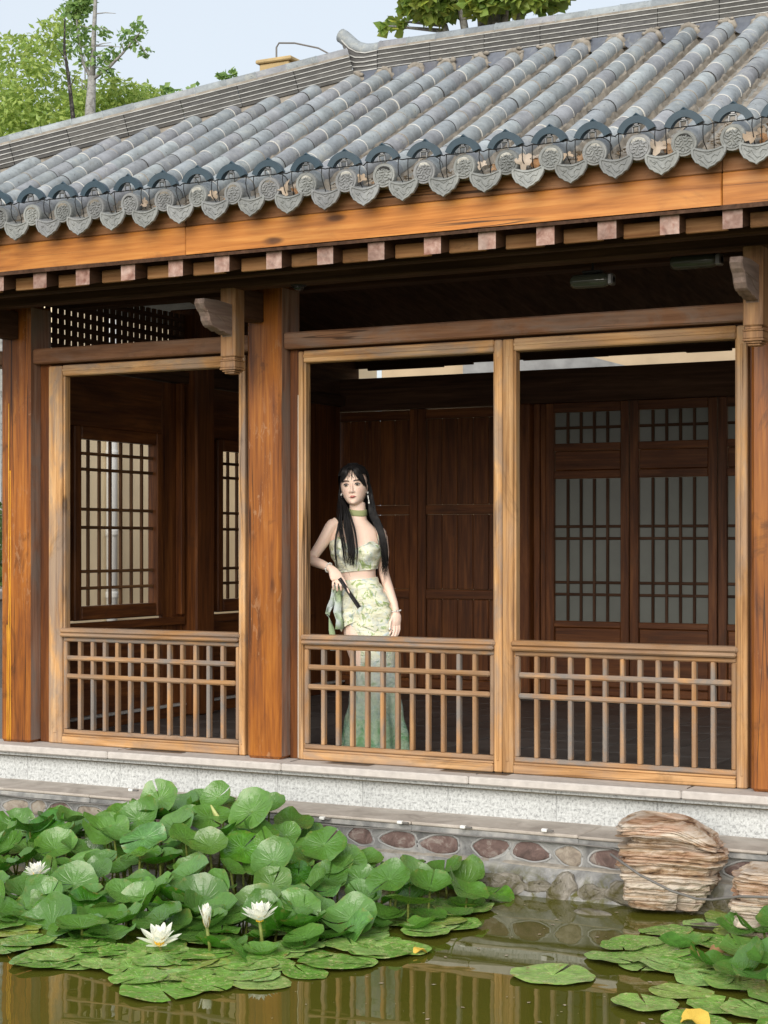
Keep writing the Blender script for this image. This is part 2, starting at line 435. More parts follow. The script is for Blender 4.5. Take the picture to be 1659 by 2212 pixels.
# leaves
def leafmat(name, dark, mid, light, under, rough=.34, veins=True, transl=.2, island=False, spots=.0, spec=.5):
    t = NT(name, rough, spec)
    v = t.obj(); r = t.island() if island else t.rand()
    c = t.ramp(r, [(0, dark), (.30, mid), (.58, light), (.80, tuple(.5 * (a_ + b_) + g_ for a_, b_, g_ in zip(mid, light, (.03, .04, .05)))), (1, tuple(a_ * k_ for a_, k_ in zip(mid, (1.7, .95, .8))))] if veins and not island else [(0, dark), (.35, mid), (.75, light), (1, mid)])
    if veins:
        x = t.n('ShaderNodeSeparateXYZ'); t.link(v, x.inputs[0])
        an = t.math('ARCTAN2', x.outputs[1], x.outputs[0])
        rr = t.math('POWER', t.math('ADD', t.math('MULTIPLY', x.outputs[0], x.outputs[0]), t.math('MULTIPLY', x.outputs[1], x.outputs[1])), .5)
        vein = t.math('POWER', t.math('ABSOLUTE', t.math('COSINE', t.math('MULTIPLY', an, 8.5))), 18)
        vf = t.math('MULTIPLY', vein, t.mrange(rr, .0, .85, .85, .0))
        vf = t.math('MAXIMUM', vf, t.mrange(rr, .02, .14, .7, 0))
        c = t.mix(t.math('MULTIPLY', vf, .30), c, tuple(min(1, k * 1.7 + .04) for k in light))
        n = t.noise(t.spread(v), 3, 4); c = t.hue(c, val=t.mrange(n, .3, .7, .72, 1.25))
        ed = t.math('MULTIPLY', t.mrange(rr, .80, 1.0, 0, 1), t.ramp(t.noise(t.spread(v, 23), 2.2, 5, .7), [(.54, (0, 0, 0)), (.62, (1, 1, 1))]))
        c = t.mix(t.math('MULTIPLY', ed, .8), c, (.30, .23, .06))
        t.bump(t.math('ADD', t.math('MULTIPLY', vf, -1), t.math('MULTIPLY', n, .8)), .35, .02)
    if spots:
        sp = t.ramp(t.noise(t.spread(v), 5, 6, .75), [(.52, (0, 0, 0)), (.66, (1, 1, 1))])
        c = t.mix(t.math('MULTIPLY', sp, spots), c, (.56, .56, .26))
        sp2 = t.ramp(t.noise(t.spread(v, 51), 5, 5, .7), [(.60, (0, 0, 0)), (.65, (1, 1, 1))])
        c = t.mix(t.math('MULTIPLY', sp2, spots), c, (.22, .14, .05))
    if veins: t.link(t.mrange(t.noise(t.spread(v, 13), 2.5, 3), .35, .65, rough - .11, rough + .14), t.p.inputs['Roughness'])
    back = t.n('ShaderNodeNewGeometry').outputs['Backfacing']
    c = t.mix(back, c, t.mix(.55, c, under)); t.col(c)
    if transl:
        out = t.t.nodes['Material Output']
        tr = t.n('ShaderNodeBsdfTranslucent'); t.inp(tr, 0, t.hue(c, val=1.6))
        mx = t.n('ShaderNodeMixShader'); mx.inputs[0].default_value = transl
        t.link(t.p.outputs[0], mx.inputs[1]); t.link(tr.outputs[0], mx.inputs[2]); t.link(mx.outputs[0], out.inputs[0])
    return t.mat
M['lily'] = leafmat('water lily leaf', (.022, .095, .006), (.045, .17, .010), (.10, .265, .020), (.12, .24, .05), .27, spec=.75)
M['pad'] = leafmat('floating lily pad', (.10, .25, .03), (.155, .34, .05), (.25, .42, .10), (.15, .2, .08), .30, spots=.85, transl=0)
M['bamboo'] = leafmat('bamboo leaf', (.20, .31, .06), (.35, .46, .09), (.55, .60, .16), (.2, .3, .08), .5, False, .35, True)
M['sparse'] = leafmat('sparse tree leaf', (.09, .21, .06), (.16, .30, .07), (.27, .38, .09), (.2, .3, .1), .5, False, .35, True)
M['broad'] = leafmat('broad tree leaf', (.12, .23, .035), (.23, .36, .055), (.46, .48, .08), (.16, .24, .06), .5, False, .3, True)
M['hedge'] = leafmat('hedge leaf', (.04, .11, .02), (.09, .19, .04), (.15, .27, .06), (.15, .2, .08), .5, False, .3, True)
M['dry'] = leafmat('dry plane leaf', (.30, .23, .17), (.42, .34, .26), (.50, .42, .34), (.4, .3, .2), .7, False, .15, False)
M['dry_brown'] = leafmat('withered brown leaf', (.20, .10, .04), (.34, .18, .08), (.45, .26, .13), (.3, .2, .12), .7, False, .1, False)
M['petal'] = leafmat('white petal', (.80, .79, .70), (.84, .84, .78), (.86, .86, .82), (.8, .8, .7), .5, False, .3)
M['sepal'] = leafmat('green sepal', (.25, .22, .07), (.3, .24, .08), (.33, .25, .08), (.3, .2, .07), .5, False, .1)
M['stamen'] = flat('yellow stamen', (.85, .55, .06), .6)
M['bark_grey'] = stone('grey bark', (.11, .10, .09), (.3, .3, .29))
M['bark_dark'] = stone('dark bark', (.014, .012, .011), (.035, .032, .03))
M['litter'] = stone('leaf litter', (.16, .11, .07), (.42, .34, .25))
# ------------------------------------------------------------------ ground, pond, floor
WZ = -0.49
def sheet(name, quads, m, kind=True):
    b = MB()
    for q in quads: b.add(q, [tuple(range(len(q)))])
    o = b.build(name, m)
    if kind: struct(o)
    return o
PX0, PX1, PY0, PY1 = -14.0, 14.0, -7.3, -0.50
GZ = -0.06
R_ = 500.0
sheet('ground', [
    [(-R_, PY1 + .3, GZ), (R_, PY1 + .3, GZ), (R_, R_, GZ), (-R_, R_, GZ)],
    [(-R_, -R_, GZ), (R_, -R_, GZ), (R_, PY0, GZ), (-R_, PY0, GZ)],
    [(-R_, PY0, GZ), (PX0, PY0, GZ), (PX0, PY1 + .3, GZ), (-R_, PY1 + .3, GZ)],
    [(PX1, PY0, GZ), (R_, PY0, GZ), (R_, PY1 + .3, GZ), (PX1, PY1 + .3, GZ)],
    [(PX0, PY0, GZ), (PX1, PY0, GZ), (PX1, PY0, -1.0), (PX0, PY0, -1.0)],
    [(PX0, PY0, GZ), (PX0, PY1 + .3, GZ), (PX0, PY1 + .3, -1.0), (PX0, PY0, -1.0)],
    [(PX1, PY0, GZ), (PX1, PY1 + .3, GZ), (PX1, PY1 + .3, -1.0), (PX1, PY0, -1.0)]], M['earth'])
sheet('pond_bed', [[(PX0, PY0, -1.0), (PX1, PY0, -1.0), (PX1, PY1 + .3, -1.0), (PX0, PY1 + .3, -1.0)]], M['mud'])
sheet('pond_water', [[(PX0, PY0, WZ), (PX1, PY0, WZ), (PX1, PY1 + .05, WZ), (PX0, PY1 + .05, WZ)]], M['water'])

# inner floor: square dark tiles with pale joints
fl = struct(sheet('floor', [[(-4.4, -.12, -.008), (6.4, -.12, -.008), (6.4, 4.6, -.008), (-4.4, 4.6, -.008)]], M['grout']))
b = MB(); b.box(-.196, .196, -.196, .196, -.006, .002, .003); tm = b.mesh('floor_tile', M['floor'])
for i in range(12):
    for j in range(10):
        x, y = -1.52 + .4 * i, .12 + .4 * j
        put('floor_tile', tm, fl, (x, y, -.001 + rnd.uniform(-.0012, .0008)), (rnd.uniform(-.002, .002), rnd.uniform(-.002, .002), 0))

# ------------------------------------------------------------------ pond wall
pw = empty('pond_wall', (0, -.5, WZ))
pw.location = (0, 0, 0)
tag(pw, 'low cement pond wall with inset cobbles and stone coping in front of the pavilion', 'wall')
XW0, XW1 = -6.0, 7.0
b = MB()
prof = [(-.30, -.245), (-.462, -.245), (-.466, -.352), (-.498, -.366), (-.525, -.42), (-.575, -.47), (-.60, -.55), (-.64, -1.0), (-.30, -1.0)]
nx = 150
rings = []
for i in range(nx + 1):
    x = lerp(XW0, XW1, i / nx)
    rings.append([(x, y + (mnoise.noise(Vector((x * 5, y * 9, z * 9))) * .012 if -.6 < y < -.31 else 0), z + (mnoise.noise(Vector((x * 6 + 9, y * 9, z * 9))) * .006 if z < -.3 else 0)) for y, z in prof])
b.loft(rings)
b.build('cement_face', M['pond_cement'], pw)
# coping stones
x = XW0; k = 0
while x < XW1:
    L = rnd.uniform(.75, 1.15); L = min(L, XW1 - x)
    b = MB(); b.box(.0, L - .004, 0, .35, 0, .016 + rnd.uniform(-.002, .002), .005)
    o = b.build('coping_stone', M['coping'], pw, loc=(x, -.490 + rnd.uniform(-.008, .006), -.216))
    b = MB(); b.box(.0, L, 0, .30, 0, .0285, .004); b.build('coping_bed', M['pond_cement'], pw, loc=(x, -.484 + rnd.uniform(-.004, .004), -.2455))
    x += L
# cobbles
def blob(w_, h_, d_, seed, n=18, rough_=.0):
    r2 = random.Random(seed); ph = [r2.uniform(0, 6.28) for _ in range(4)]
    def rad(a): return 1 + .09 * sin(2 * a + ph[0]) + .07 * sin(3 * a + ph[1]) + .05 * sin(5 * a + ph[2])
    rings = []
    for q, dd in ((1.0, 0.012), (.98, -.35), (.86, -.75), (.66, -.95), (.36, -1.05)):
        ring = []
        for i in range(n):
            a = 2 * pi * i / n; k = 1 + rough_ * mnoise.noise(Vector((cos(a) * 1.6, sin(a) * 1.6, seed + q * 2)))
            ring.append((w_ * q * rad(a) * cos(a) * k, d_ * dd * (1 + rough_ * 1.5 * mnoise.noise(Vector((cos(a) * 2, sin(a) * 2, seed * 3 + q * 4)))), h_ * q * rad(a) * sin(a) * k))
        rings.append(ring)
    return rings, rad
def cobble(x, y, z, w_, h_, seed, m, tilt=0.0, name='cobble', ring=True, d=.009):
    rings, rad = blob(w_, h_, d, seed, 18, .0 if ring else .35)
    b = MB(); b.loft(rings)
    o = b.build(name, m, pw, ring, (x, y, z), (tilt, 0, random.Random(seed).uniform(-.12, .12) * 0))
    if ring:
        b = MB(); n = 20
        b.tube([(w_ * 1.07 * rad(a) * cos(a), -.001, h_ * 1.10 * rad(a) * sin(a)) for a in [2 * pi * i / n for i in range(n + 1)]], .0062, 5)
        b.build('mortar_ring', M['cement'], o, True)
xs_c = [-1.62, -1.377, -1.22, -1.065, -.86, -.66, -.42, -.22, 0, .22, .461, .64, .842, 1.06, 1.284, 1.56, 1.767, 1.97, 2.18, 2.42, 2.62, 2.845, 3.1, 3.35]
for i, x in enumerate(xs_c):
    red = i % 5 not in (2,) or x in (1.284,)
    gap = (xs_c[min(i + 1, len(xs_c) - 1)] - xs_c[max(i - 1, 0)]) / 2; ww = clamp(gap, .16, .28) * (.40, .43, .33, .43, .41)[i % 5]
    cobble(x, -.462, -.302 + rnd.uniform(-.004, .004), ww, rnd.uniform(.043, .050), i, M['cobble_red'] if (red and x > .3) or i % 3 == 0 else M['cobble_grey'])
for i in range(34):
    x = -1.6 + .15 * i + rnd.uniform(-.04, .04)
    cobble(x, -.548, -.452 + rnd.uniform(-.012, .012), rnd.uniform(.055, .125), rnd.uniform(.035, .072), 100 + i, M['boulder'], -.5, 'boulder', False, .026)
b = MB(); rings = []
for i in range(161):
    x = lerp(-4, 5, i / 160); d = .006 * mnoise.noise(Vector((x * 8, 1, 0))); e_ = .004 * mnoise.noise(Vector((x * 11, 5, 0)))
    rings.append([(x, -.462, -.349 + e_), (x, -.488 + d, -.358 + e_), (x, -.492 + d, -.366 + e_), (x, -.462, -.372)])
b.loft(rings); b.build('mortar_ledge', M['mortar'], pw)
# cable along the coping
b = MB(); pts = []
for i in range(66):
    x = -4 + i * .1
    if x > 2.3: break
    pts.append((x, -.492 - .004, -.236 - .012 * abs(sin(x * 1.9)) + .004 * sin(x * 7)))
pts += [(2.33, -.53, -.27), (2.37, -.60, -.285)]
b.tube(pts, .0042, 6)
for px_, py_ in ((284, 1706), (697, 1767), (865, 1776), (1001, 1786), (1177, 1793)):
    p = onY(px_, py_, -.497)
    b.box(p.x - .014, p.x + .014, -.512, -.49, p.z - .008, p.z + .008, .003, 1)
    b.box(p.x + .01, p.x + .045, -.505, -.491, p.z - .006, p.z + .003, .002, 0)
tag(b.build('wall_cable', [M['cable_grey'], M['white_clip']]), 'thin grey cable with small white clips strung along the pond coping', 'cable')

# ------------------------------------------------------------------ pavilion
pav = empty('pavilion')
tag(pav, 'open timber waterside pavilion with grey tiled roof and lattice railings', 'pavilion')
def part(name, m, bmfill, parent=None, smooth=False, loc=None, rot=None):
    b = MB(); bmfill(b); return b.build(name, m, parent or pav, smooth, loc, rot)
def pbox(name, m, x0, x1, y0, y1, z0, z1, bev=.004, parent=None):
    """a beam, post or board with its origin at its own corner"""
    b = MB(); b.box(0, x1 - x0, 0, y1 - y0, 0, z1 - z0, bev)
    return b.build(name, m, parent or pav, loc=(x0, y0, z0))

# plinth: slab course over granite facing
pl = part('plinth', M['cement'], lambda b: b.box(-6, 7, -.13, 4.7, -.40, -.012, .003))
gj = [-4.2, -3.5, -2.8, -2.15, -1.55, -.885, -.36, .159, .68, 1.18, 1.777, 2.3, 2.85, 3.4, 4.0, 4.7, 5.4]
for a, c in zip(gj, gj[1:]):
    pbox('granite_block', M['granite'], a + .0006, c - .0006, -.155, -.131, -.205, -.042, .002, pl)
sj = [-4.2, -3.1, -2.0, -.95, .2, 1.31, 2.43, 3.5, 4.6, 5.4]
for a, c in zip(sj, sj[1:]):
    pbox('edge_slab', M['slab'], a + .001, c - .001, -.192, .05, -.041, .0015, .008, pl)

# columns
def column(x0, x1, y0, y1, z1, m=None, name='column'):
    b = MB(); b.box(0, x1 - x0, 0, y1 - y0, 0, z1, .016)
    me = b.mesh(name, [m or M['column'], M['column_side'] if m is None else m])
    for p in me.polygons:
        if p.normal.x > .9: p.material_index = 1
    return put(name, me, pav, (x0, y0, .002))
column(-1.83, -1.612, -.062, .16, 2.60)
column(-.095, .122, -.062, .16, 2.60)
column(2.735, 2.955, -.062, .16, 2.60)
column(5.45, 5.67, -.062, .16, 2.60)
# resin run on the left column, splashes on the right one
b = MB()
r2 = random.Random(3)
for run in range(3):
    pts = []; rad = []
    for i in range(40):
        z = lerp(.01, (2.02, 1.62, .7)[run], i / 39)
        pts.append((-1.765 + (.0, .012, -.012)[run] + .006 * mnoise.noise(Vector((z * 4, run * 5, 0))), -.0625, z)); rad.append(.0035 + .004 * abs(mnoise.noise(Vector((z * 7, run, 3)))))
    b.tube(pts, rad, 6, flat=(1, .5))
t = NT('dried resin', .3, .5); t.col((.80, .42, .035)); M['resin'] = t.mat
b.build('resin_run', M['resin'], pav, True)
b = MB()
for i in range(26):
    z = .42 + .75 * r2.random() ** 1.3; x = 2.895 + r2.uniform(-.012, .04)
    b.tube([(x, -.063, z), (x + r2.uniform(-.012, .012), -.0632, z + r2.uniform(.03, .09)), (x + r2.uniform(-.02, .02), -.063, z + r2.uniform(.09, .16))], [.003, .0065, .002], 5, flat=(1, .4))
b.build('paint_splash', flat('pale splash', (.62, .52, .42), .6), pav, True)
# jamb posts beside the columns
for x0, x1 in ((-1.608, -1.526), (.126, .188), (2.703, 2.731)):
    pbox('jamb_post', M['inner_z'], x0, x1, .035, .13, .002, 2.34)
pbox('jamb_post', M['inner_z'], -.142, -.099, .035, .13, .002, 2.34)
for x in (-1.525, .189):
    pbox('caulking', M['lime_gap'], x, x + .006, .012, .03, .01, 2.0, .001)

# three framed openings with their railings
def opening(x0, x1, stl, str_, bal, seed):
    zt0, zt1 = 2.175, 2.238
    fr = empty('opening_frame', (x0, 0, 0), 0, pav)
    def sub(name, m, a, c, y0, y1, z0, z1, bev=.005):
        return pbox(name, m, a - x0, c - x0, y0, y1, z0, z1, bev, fr)
    # stiles are stepped: outer board, proud bead
    def stile(a, c, inner):
        b = MB(); w_ = c - a
        b.box(0, w_, 0, .085, 0, zt1 - .006, .006)
        g = .3 * w_
        if inner > 0: b.box(w_ * .36, w_ * .62, -.004, .01, .06, zt0 - .03, .003); b.box(w_ - .004, w_ + .010, .018, .07, .05, zt0 + .01, .003)
        else: b.box(w_ * .38, w_ * .64, -.004, .01, .06, zt0 - .03, .003); b.box(-.010, .004, .018, .07, .05, zt0 + .01, .003)
        b.build('stile', M['frame_z'], fr, loc=(a - x0, 0, .004))
    stile(x0, x0 + stl, 1); stile(x1 - str_, x1, -1)
    a, c = x0 + stl + .002, x1 - str_ - .002
    hb = MB(); hb.box(0, c - a, 0, .085, 0, zt1 - zt0, .006); hb.box(.0, c - a, -.004, .01, .026, .042, .003)
    hb.build('head_rail', M['frame_x'], fr, loc=(a - x0, .001, zt0))
    # railing
    rl = empty('railing', (x0, 0, 0), 0, pav)
    def rsub(name, bfun, m, loc): 
        b = MB(); bfun(b); return b.build(name, m, rl, loc=(loc[0] - x0, loc[1], loc[2]))
    L = c - a
    def toprail(b):
        b.box(-.012, L + .012, -.014, .088, .020, .052, .010); b.box(-.006, L + .006, -.022, .06, 0, .021, .008); b.box(-.004, L + .004, -.017, .01, .029, .034, .002)
    rsub('top_rail', toprail, M['rail_x'], (a, 0, .635))
    def sill(b): b.box(0, L, -.008, .085, 0, .044, .006); b.box(0, L, .002, .07, .044, .056, .004)
    rsub('sill_rail', sill, M['frame_x'], (a, 0, .004))
    pw_ = .026
    rsub('panel_rail', lambda b: b.box(0, L, 0, .032, 0, .025, .006), M['rail_x'], (a, .012, .607))
    rsub('panel_rail', lambda b: b.box(0, L, 0, .034, 0, .026, .006), M['rail_x'], (a, .010, .0615))
    for e in (a, c - pw_):
        rsub('panel_stile', lambda b: b.box(0, pw_, 0, .032, 0, .518, .006), M['rail_z'], (e, .0115, .0882))
    for z in (.388, .495):
        rsub('cross_bar', lambda b: b.box(0, L - 2 * pw_ + .004, 0, .030, 0, .029, .0085), M['rail_x'], (a + pw_ - .002, .004, z))
    step = (L - 2 * pw_) / (bal + 1)
    bb = MB(); bb.box(-.0115, .0115, 0, .036, 0, .522, .005); bm_ = bb.mesh('baluster', M['rail_z'])
    for i in range(bal):
        put('baluster', bm_, rl, (a - x0 + pw_ + step * (i + 1) + rnd.uniform(-.002, .002), .0105 + rnd.uniform(-.001, .001), .0865), (0, 0, 0))
    return fr
opening(-1.520, -.146, .100, .042, 12, 1)
opening(.197, 1.4145, .030, .046, 11, 2)
opening(1.4165, 2.700, .060, .054, 11, 3)
opening(2.96, 5.44, .06, .06, 22, 4)
# lintels
for a, c in ((-4.3, -1.832), (-1.610, -.097), (.124, 2.733), (2.957, 5.45)):
    pbox('lintel', M['lintel_x'], a, c, -.035, .12, 2.251, 2.341, .008)
# second upper tie beam in shadow behind
pbox('tie_beam', M['dark_x'], -1.6, 2.73, .30, .42, 2.62, 2.74)
# hanging posts with carved beam heads
def hanging(xc):
    hp = empty('hanging_post', (xc, -.31, 2.10), 0, pav)
    b = MB(); b.box(-.047, .047, -.05, .05, .085, .60, .006)
    for z0, z1, s_ in ((.071, .0835, .041), (.062, .070, .050), (.028, .061, .047), (.016, .027, .050), (.006, .015, .040), (-.004, .005, .030)):
        b.box(-s_, s_, -s_ - .003, s_ + .003, z0, z1, .003)
    b.build('post_shaft', M['post_wood'], hp)
    # beam head: profile in (y, z), thickness in x
    pr = [(.0, .475), (-.20, .490), (-.335, .480), (-.345, .44), (-.325, .40), (-.300, .375), (-.285, .345), (-.278, .31), (-.255, .275), (-.235, .262), (-.21, .262),
          (-.190, .250), (-.165, .24), (-.14, .248), (-.12, .234), (-.09, .226), (-.06, .228), (-.051, .21), (.0, .205)]
    pr = [(y * .96, .185 + (z - .205) * .64) for y, z in pr]
    rings = [[(sx, y * q - (1 - q) * .1, z * 1.0 + (1 - q) * 0.0) for y, z in pr] for sx, q in ((-.030, .965), (-.024, 1.0), (.024, 1.0), (.030, .965))]
    b = MB(); b.loft(rings)
    for dy in (0, .04): b.tube([(.030, -.29 + dy, .30 - dy * .3), (.0315, -.22 + dy, .292 - dy * .3), (.0315, -.12, .285 - dy * .9), (.030, -.06, .28 - dy * 1.1)], .003, 5)
    b.build('beam_head', M['beam_head'], hp, loc=(0, .0, .002))
    b = MB(); b.box(-.046, .046, .0505, .245, .30, .46, .004); b.build('tie_stub', M['dark_y'], hp)
for xc in (-1.735, -.028, 2.828, 5.55): hanging(xc)

# eaves timber
xj = [-3.5, -2.75, .087, 2.852, 5.6, 7.0]
for i, (a, c) in enumerate(zip(xj, xj[1:])):
    pbox('fascia_board', M['fascia_lo'], a + .0015, c - .0015, -.930 + .002 * (i % 2), -.885, 2.629, 2.779, .004)
    pbox('fascia_top_board', M['fascia_hi'], a + .0015, c - .0015, -.926, -.88, 2.781, 2.873, .004)
RX = [.01 + .2885 * k for k in range(-12, 17)]
def rz_at(y): return 2.535 + .25 * (y + .905)        # underside of the rafters
b = MB()
L = 1.55
b.loft([[(-.044, 0, 0), (.044, 0, 0), (.044, 0, .086), (-.044, 0, .086)], [(-.044, L, .25 * L), (.044, L, .25 * L), (.044, L, .25 * L + .086), (-.044, L, .25 * L + .086)]])
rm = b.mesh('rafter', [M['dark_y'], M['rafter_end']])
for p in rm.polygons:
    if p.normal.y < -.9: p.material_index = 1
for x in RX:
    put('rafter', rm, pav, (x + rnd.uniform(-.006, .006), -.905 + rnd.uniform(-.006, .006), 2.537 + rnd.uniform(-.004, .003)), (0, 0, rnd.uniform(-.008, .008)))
b = MB(); b.box(0, .19, 0, .022, 0, .066, .003); bmh = b.mesh('blocking_board', M['block'])
for x0 in RX[:-1]:
    put('blocking_board', bmh, pav, (x0 + .0475, -.812 + rnd.uniform(-.004, .004), 2.552 + rnd.uniform(-.003, .003)))
for y, h_, w_ in ((-.60, .045, .06), (-.365, .12, .11), (.0, .14, .13), (.36, .10, .1)):
    z1 = rz_at(y) - .002
    pbox('purlin', M['dark_x'], -3.4, 7, y, y + w_, z1 - h_, z1, .008)
# boards over the rafters
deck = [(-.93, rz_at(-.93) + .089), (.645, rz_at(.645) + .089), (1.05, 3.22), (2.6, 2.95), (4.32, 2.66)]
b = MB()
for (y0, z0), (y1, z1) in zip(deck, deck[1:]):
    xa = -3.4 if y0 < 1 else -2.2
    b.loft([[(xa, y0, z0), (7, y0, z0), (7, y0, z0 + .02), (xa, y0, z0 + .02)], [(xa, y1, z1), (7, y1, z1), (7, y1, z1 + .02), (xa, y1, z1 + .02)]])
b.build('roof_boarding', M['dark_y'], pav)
# ragged eave board on the far side
b = MB(); r2 = random.Random(12)
x = -2.2
while x < 6.5:
    L = r2.uniform(.25, .9); d = r2.uniform(.0, .035)
    b.box(x, x + L, 4.24, 4.27, 2.585 + d, 2.665, .003); x += L
b.build('back_eave_board', M['dark_x'], pav)

# ------------------------------------------------------------------ back wall: plank panels left, glazed door leaves right
YB = 4.0
bw = empty('back_wall', (0, YB, 0), 0, pav)
def wsub(name, m, x0, x1, y0, y1, z0, z1, bev=.004): return pbox(name, m, x0, x1, y0, y1, z0, z1, bev, bw)
wsub('wall_beam', M['dark_x'], -2.05, 6, -.02, .10, 2.245, 2.50)
wsub('wall_sill', M['inner_x'], -2.05, 6, -.01, .09, .003, .05)
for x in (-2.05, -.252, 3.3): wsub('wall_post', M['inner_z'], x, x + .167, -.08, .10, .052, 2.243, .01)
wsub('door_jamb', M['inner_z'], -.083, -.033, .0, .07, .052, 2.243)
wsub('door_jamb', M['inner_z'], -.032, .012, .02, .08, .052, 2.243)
# plank leaves
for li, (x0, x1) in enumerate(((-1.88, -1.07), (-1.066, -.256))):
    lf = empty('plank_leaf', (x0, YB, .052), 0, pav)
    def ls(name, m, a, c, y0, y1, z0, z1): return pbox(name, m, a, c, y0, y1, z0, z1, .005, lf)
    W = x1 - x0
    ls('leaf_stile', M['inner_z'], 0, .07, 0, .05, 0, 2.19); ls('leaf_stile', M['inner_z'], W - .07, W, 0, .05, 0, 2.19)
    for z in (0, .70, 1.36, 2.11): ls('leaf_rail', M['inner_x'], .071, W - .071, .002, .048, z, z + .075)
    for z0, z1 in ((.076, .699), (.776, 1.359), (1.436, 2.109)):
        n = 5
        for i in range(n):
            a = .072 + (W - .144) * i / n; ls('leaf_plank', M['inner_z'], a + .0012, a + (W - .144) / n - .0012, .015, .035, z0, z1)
# glazed leaves
for i in range(5):
    x0 = .018 + .668 * i
    lf = empty('glazed_leaf', (x0, YB, .052), 0, pav)
    W = .660
    def ls(name, m, a, c, y0, y1, z0, z1, bev=.004): return pbox(name, m, a, c, y0, y1, z0, z1, bev, lf)
    ls('leaf_stile', M['inner_z'], 0, .065, 0, .055, 0, 2.19); ls('leaf_stile', M['inner_z'], W - .065, W, 0, .055, 0, 2.19)
    for z, h_ in ((.0, .06), (.505, .045), (1.62, .06), (1.83, .055), (2.12, .07)): ls('leaf_rail', M['inner_x'], .066, W - .066, .002, .053, z, z + h_)
    ls('leaf_panel', M['inner_x'], .067, W - .067, .018, .035, .061, .504, .01); ls('leaf_panel', M['inner_x'], .067, W - .067, .018, .035, 1.681, 1.829, .01)
    for z0, z1 in ((.551, 1.619), (1.886, 2.119)):
        pn = ls('pane', M['pale_pane'], .067, W - .067, .030, .036, z0, z1, .001)
        nb = 4
        for k in range(nb): 
            xx = .067 + (W - .134) * (k + 1) / (nb + 1); ls('glazing_bar', M['dark_z'], xx - .0105, xx + .0105, .012, .029, z0 + .001, z1 - .001)
        zs = ((z0 + z1) / 2,) if z1 - z0 < .4 else (z0 + .20, z0 + .29, z0 + .62, z0 + .71)
        for zz in zs: ls('glazing_bar', M['dark_x'], .068, W - .068, .0135, .0275, zz - .0105, zz + .0105)

# ------------------------------------------------------------------ left side wall with lattice windows
XS = -1.75
def ybox(name, m, x0, x1, y0, y1, z0, z1, parent, bev=.004): return pbox(name, m, x0, x1, y0, y1, z0, z1, bev, parent)
sw = empty('side_wall', (0, 0, 0), 0, pav)
for y0, y1 in ((.165, .49), (1.50, 1.748), (2.0, 2.13), (3.1, 3.98)):
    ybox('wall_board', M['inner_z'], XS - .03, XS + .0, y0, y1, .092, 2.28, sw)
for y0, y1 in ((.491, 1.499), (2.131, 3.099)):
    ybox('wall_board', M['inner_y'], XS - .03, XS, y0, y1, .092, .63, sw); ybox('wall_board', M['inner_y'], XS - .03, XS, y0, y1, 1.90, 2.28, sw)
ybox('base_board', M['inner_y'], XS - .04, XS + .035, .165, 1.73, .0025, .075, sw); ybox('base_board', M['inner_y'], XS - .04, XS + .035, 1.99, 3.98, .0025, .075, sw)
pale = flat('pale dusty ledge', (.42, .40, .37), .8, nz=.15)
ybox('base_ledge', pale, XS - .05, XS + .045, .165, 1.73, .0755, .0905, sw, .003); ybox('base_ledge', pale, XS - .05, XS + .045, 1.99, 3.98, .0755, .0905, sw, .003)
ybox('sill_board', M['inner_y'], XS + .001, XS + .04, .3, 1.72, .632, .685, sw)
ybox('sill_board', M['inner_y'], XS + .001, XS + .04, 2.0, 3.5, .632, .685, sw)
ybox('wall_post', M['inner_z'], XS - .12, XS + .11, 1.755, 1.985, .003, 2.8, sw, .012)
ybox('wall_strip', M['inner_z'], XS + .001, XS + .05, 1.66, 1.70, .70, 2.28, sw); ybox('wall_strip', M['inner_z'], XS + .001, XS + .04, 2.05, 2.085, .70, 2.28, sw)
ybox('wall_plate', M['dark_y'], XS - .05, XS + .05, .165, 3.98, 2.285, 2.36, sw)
for wi, (y0, y1) in enumerate(((.57, 1.38), (2.20, 3.03))):
    lw = empty('lattice_window', (XS, y0, .79), 0, pav)
    W, H = y1 - y0, 1.052
    def lb(name, m, xa, xb, a, c, z0, z1, bev=.003): return pbox(name, m, xa, xb, a, c, z0, z1, bev, lw)
    lb('window_stile', M['inner_z'], -.035, .045, -.075, -.002, -.09, H + .085, .008); lb('window_stile', M['inner_z'], -.035, .045, W + .002, W + .075, -.09, H + .085, .008)
    lb('window_rail', M['inner_y'], -.033, .043, -.001, W + .001, -.09, -.002, .008); lb('window_rail', M['inner_y'], -.033, .043, -.001, W + .001, H + .002, H + .085, .008)
    for k in range(6):
        yy = W * (k + 1) / 7; lb('lattice_bar', M['lath_z'], -.009, .010, yy - .010, yy + .010, 0, H)
    for zz in (.112, .218, .497, .612, .865, .965):
        lb('lattice_bar', M['lath_y'], -.006, .013, 0, W, zz - .010, zz + .010)
ybox('upper_board', M['dark_y'], XS - .02, XS, 2.02, 4.3, 2.362, 3.0, sw)
# transom lattice above the plate
tl = empty('transom_lattice', (XS, .2, 2.362), 0, pav)
for k in range(30):
    pbox('lattice_bar', M['dark_z'], -.008, .008, .066 * k, .066 * k + .040, 0, .40, .002, tl)
for k in range(6):
    pbox('lattice_bar', M['dark_y'], -.006, .010, 0, 1.98, .03 + .062 * k, .060 + .062 * k, .002, tl)

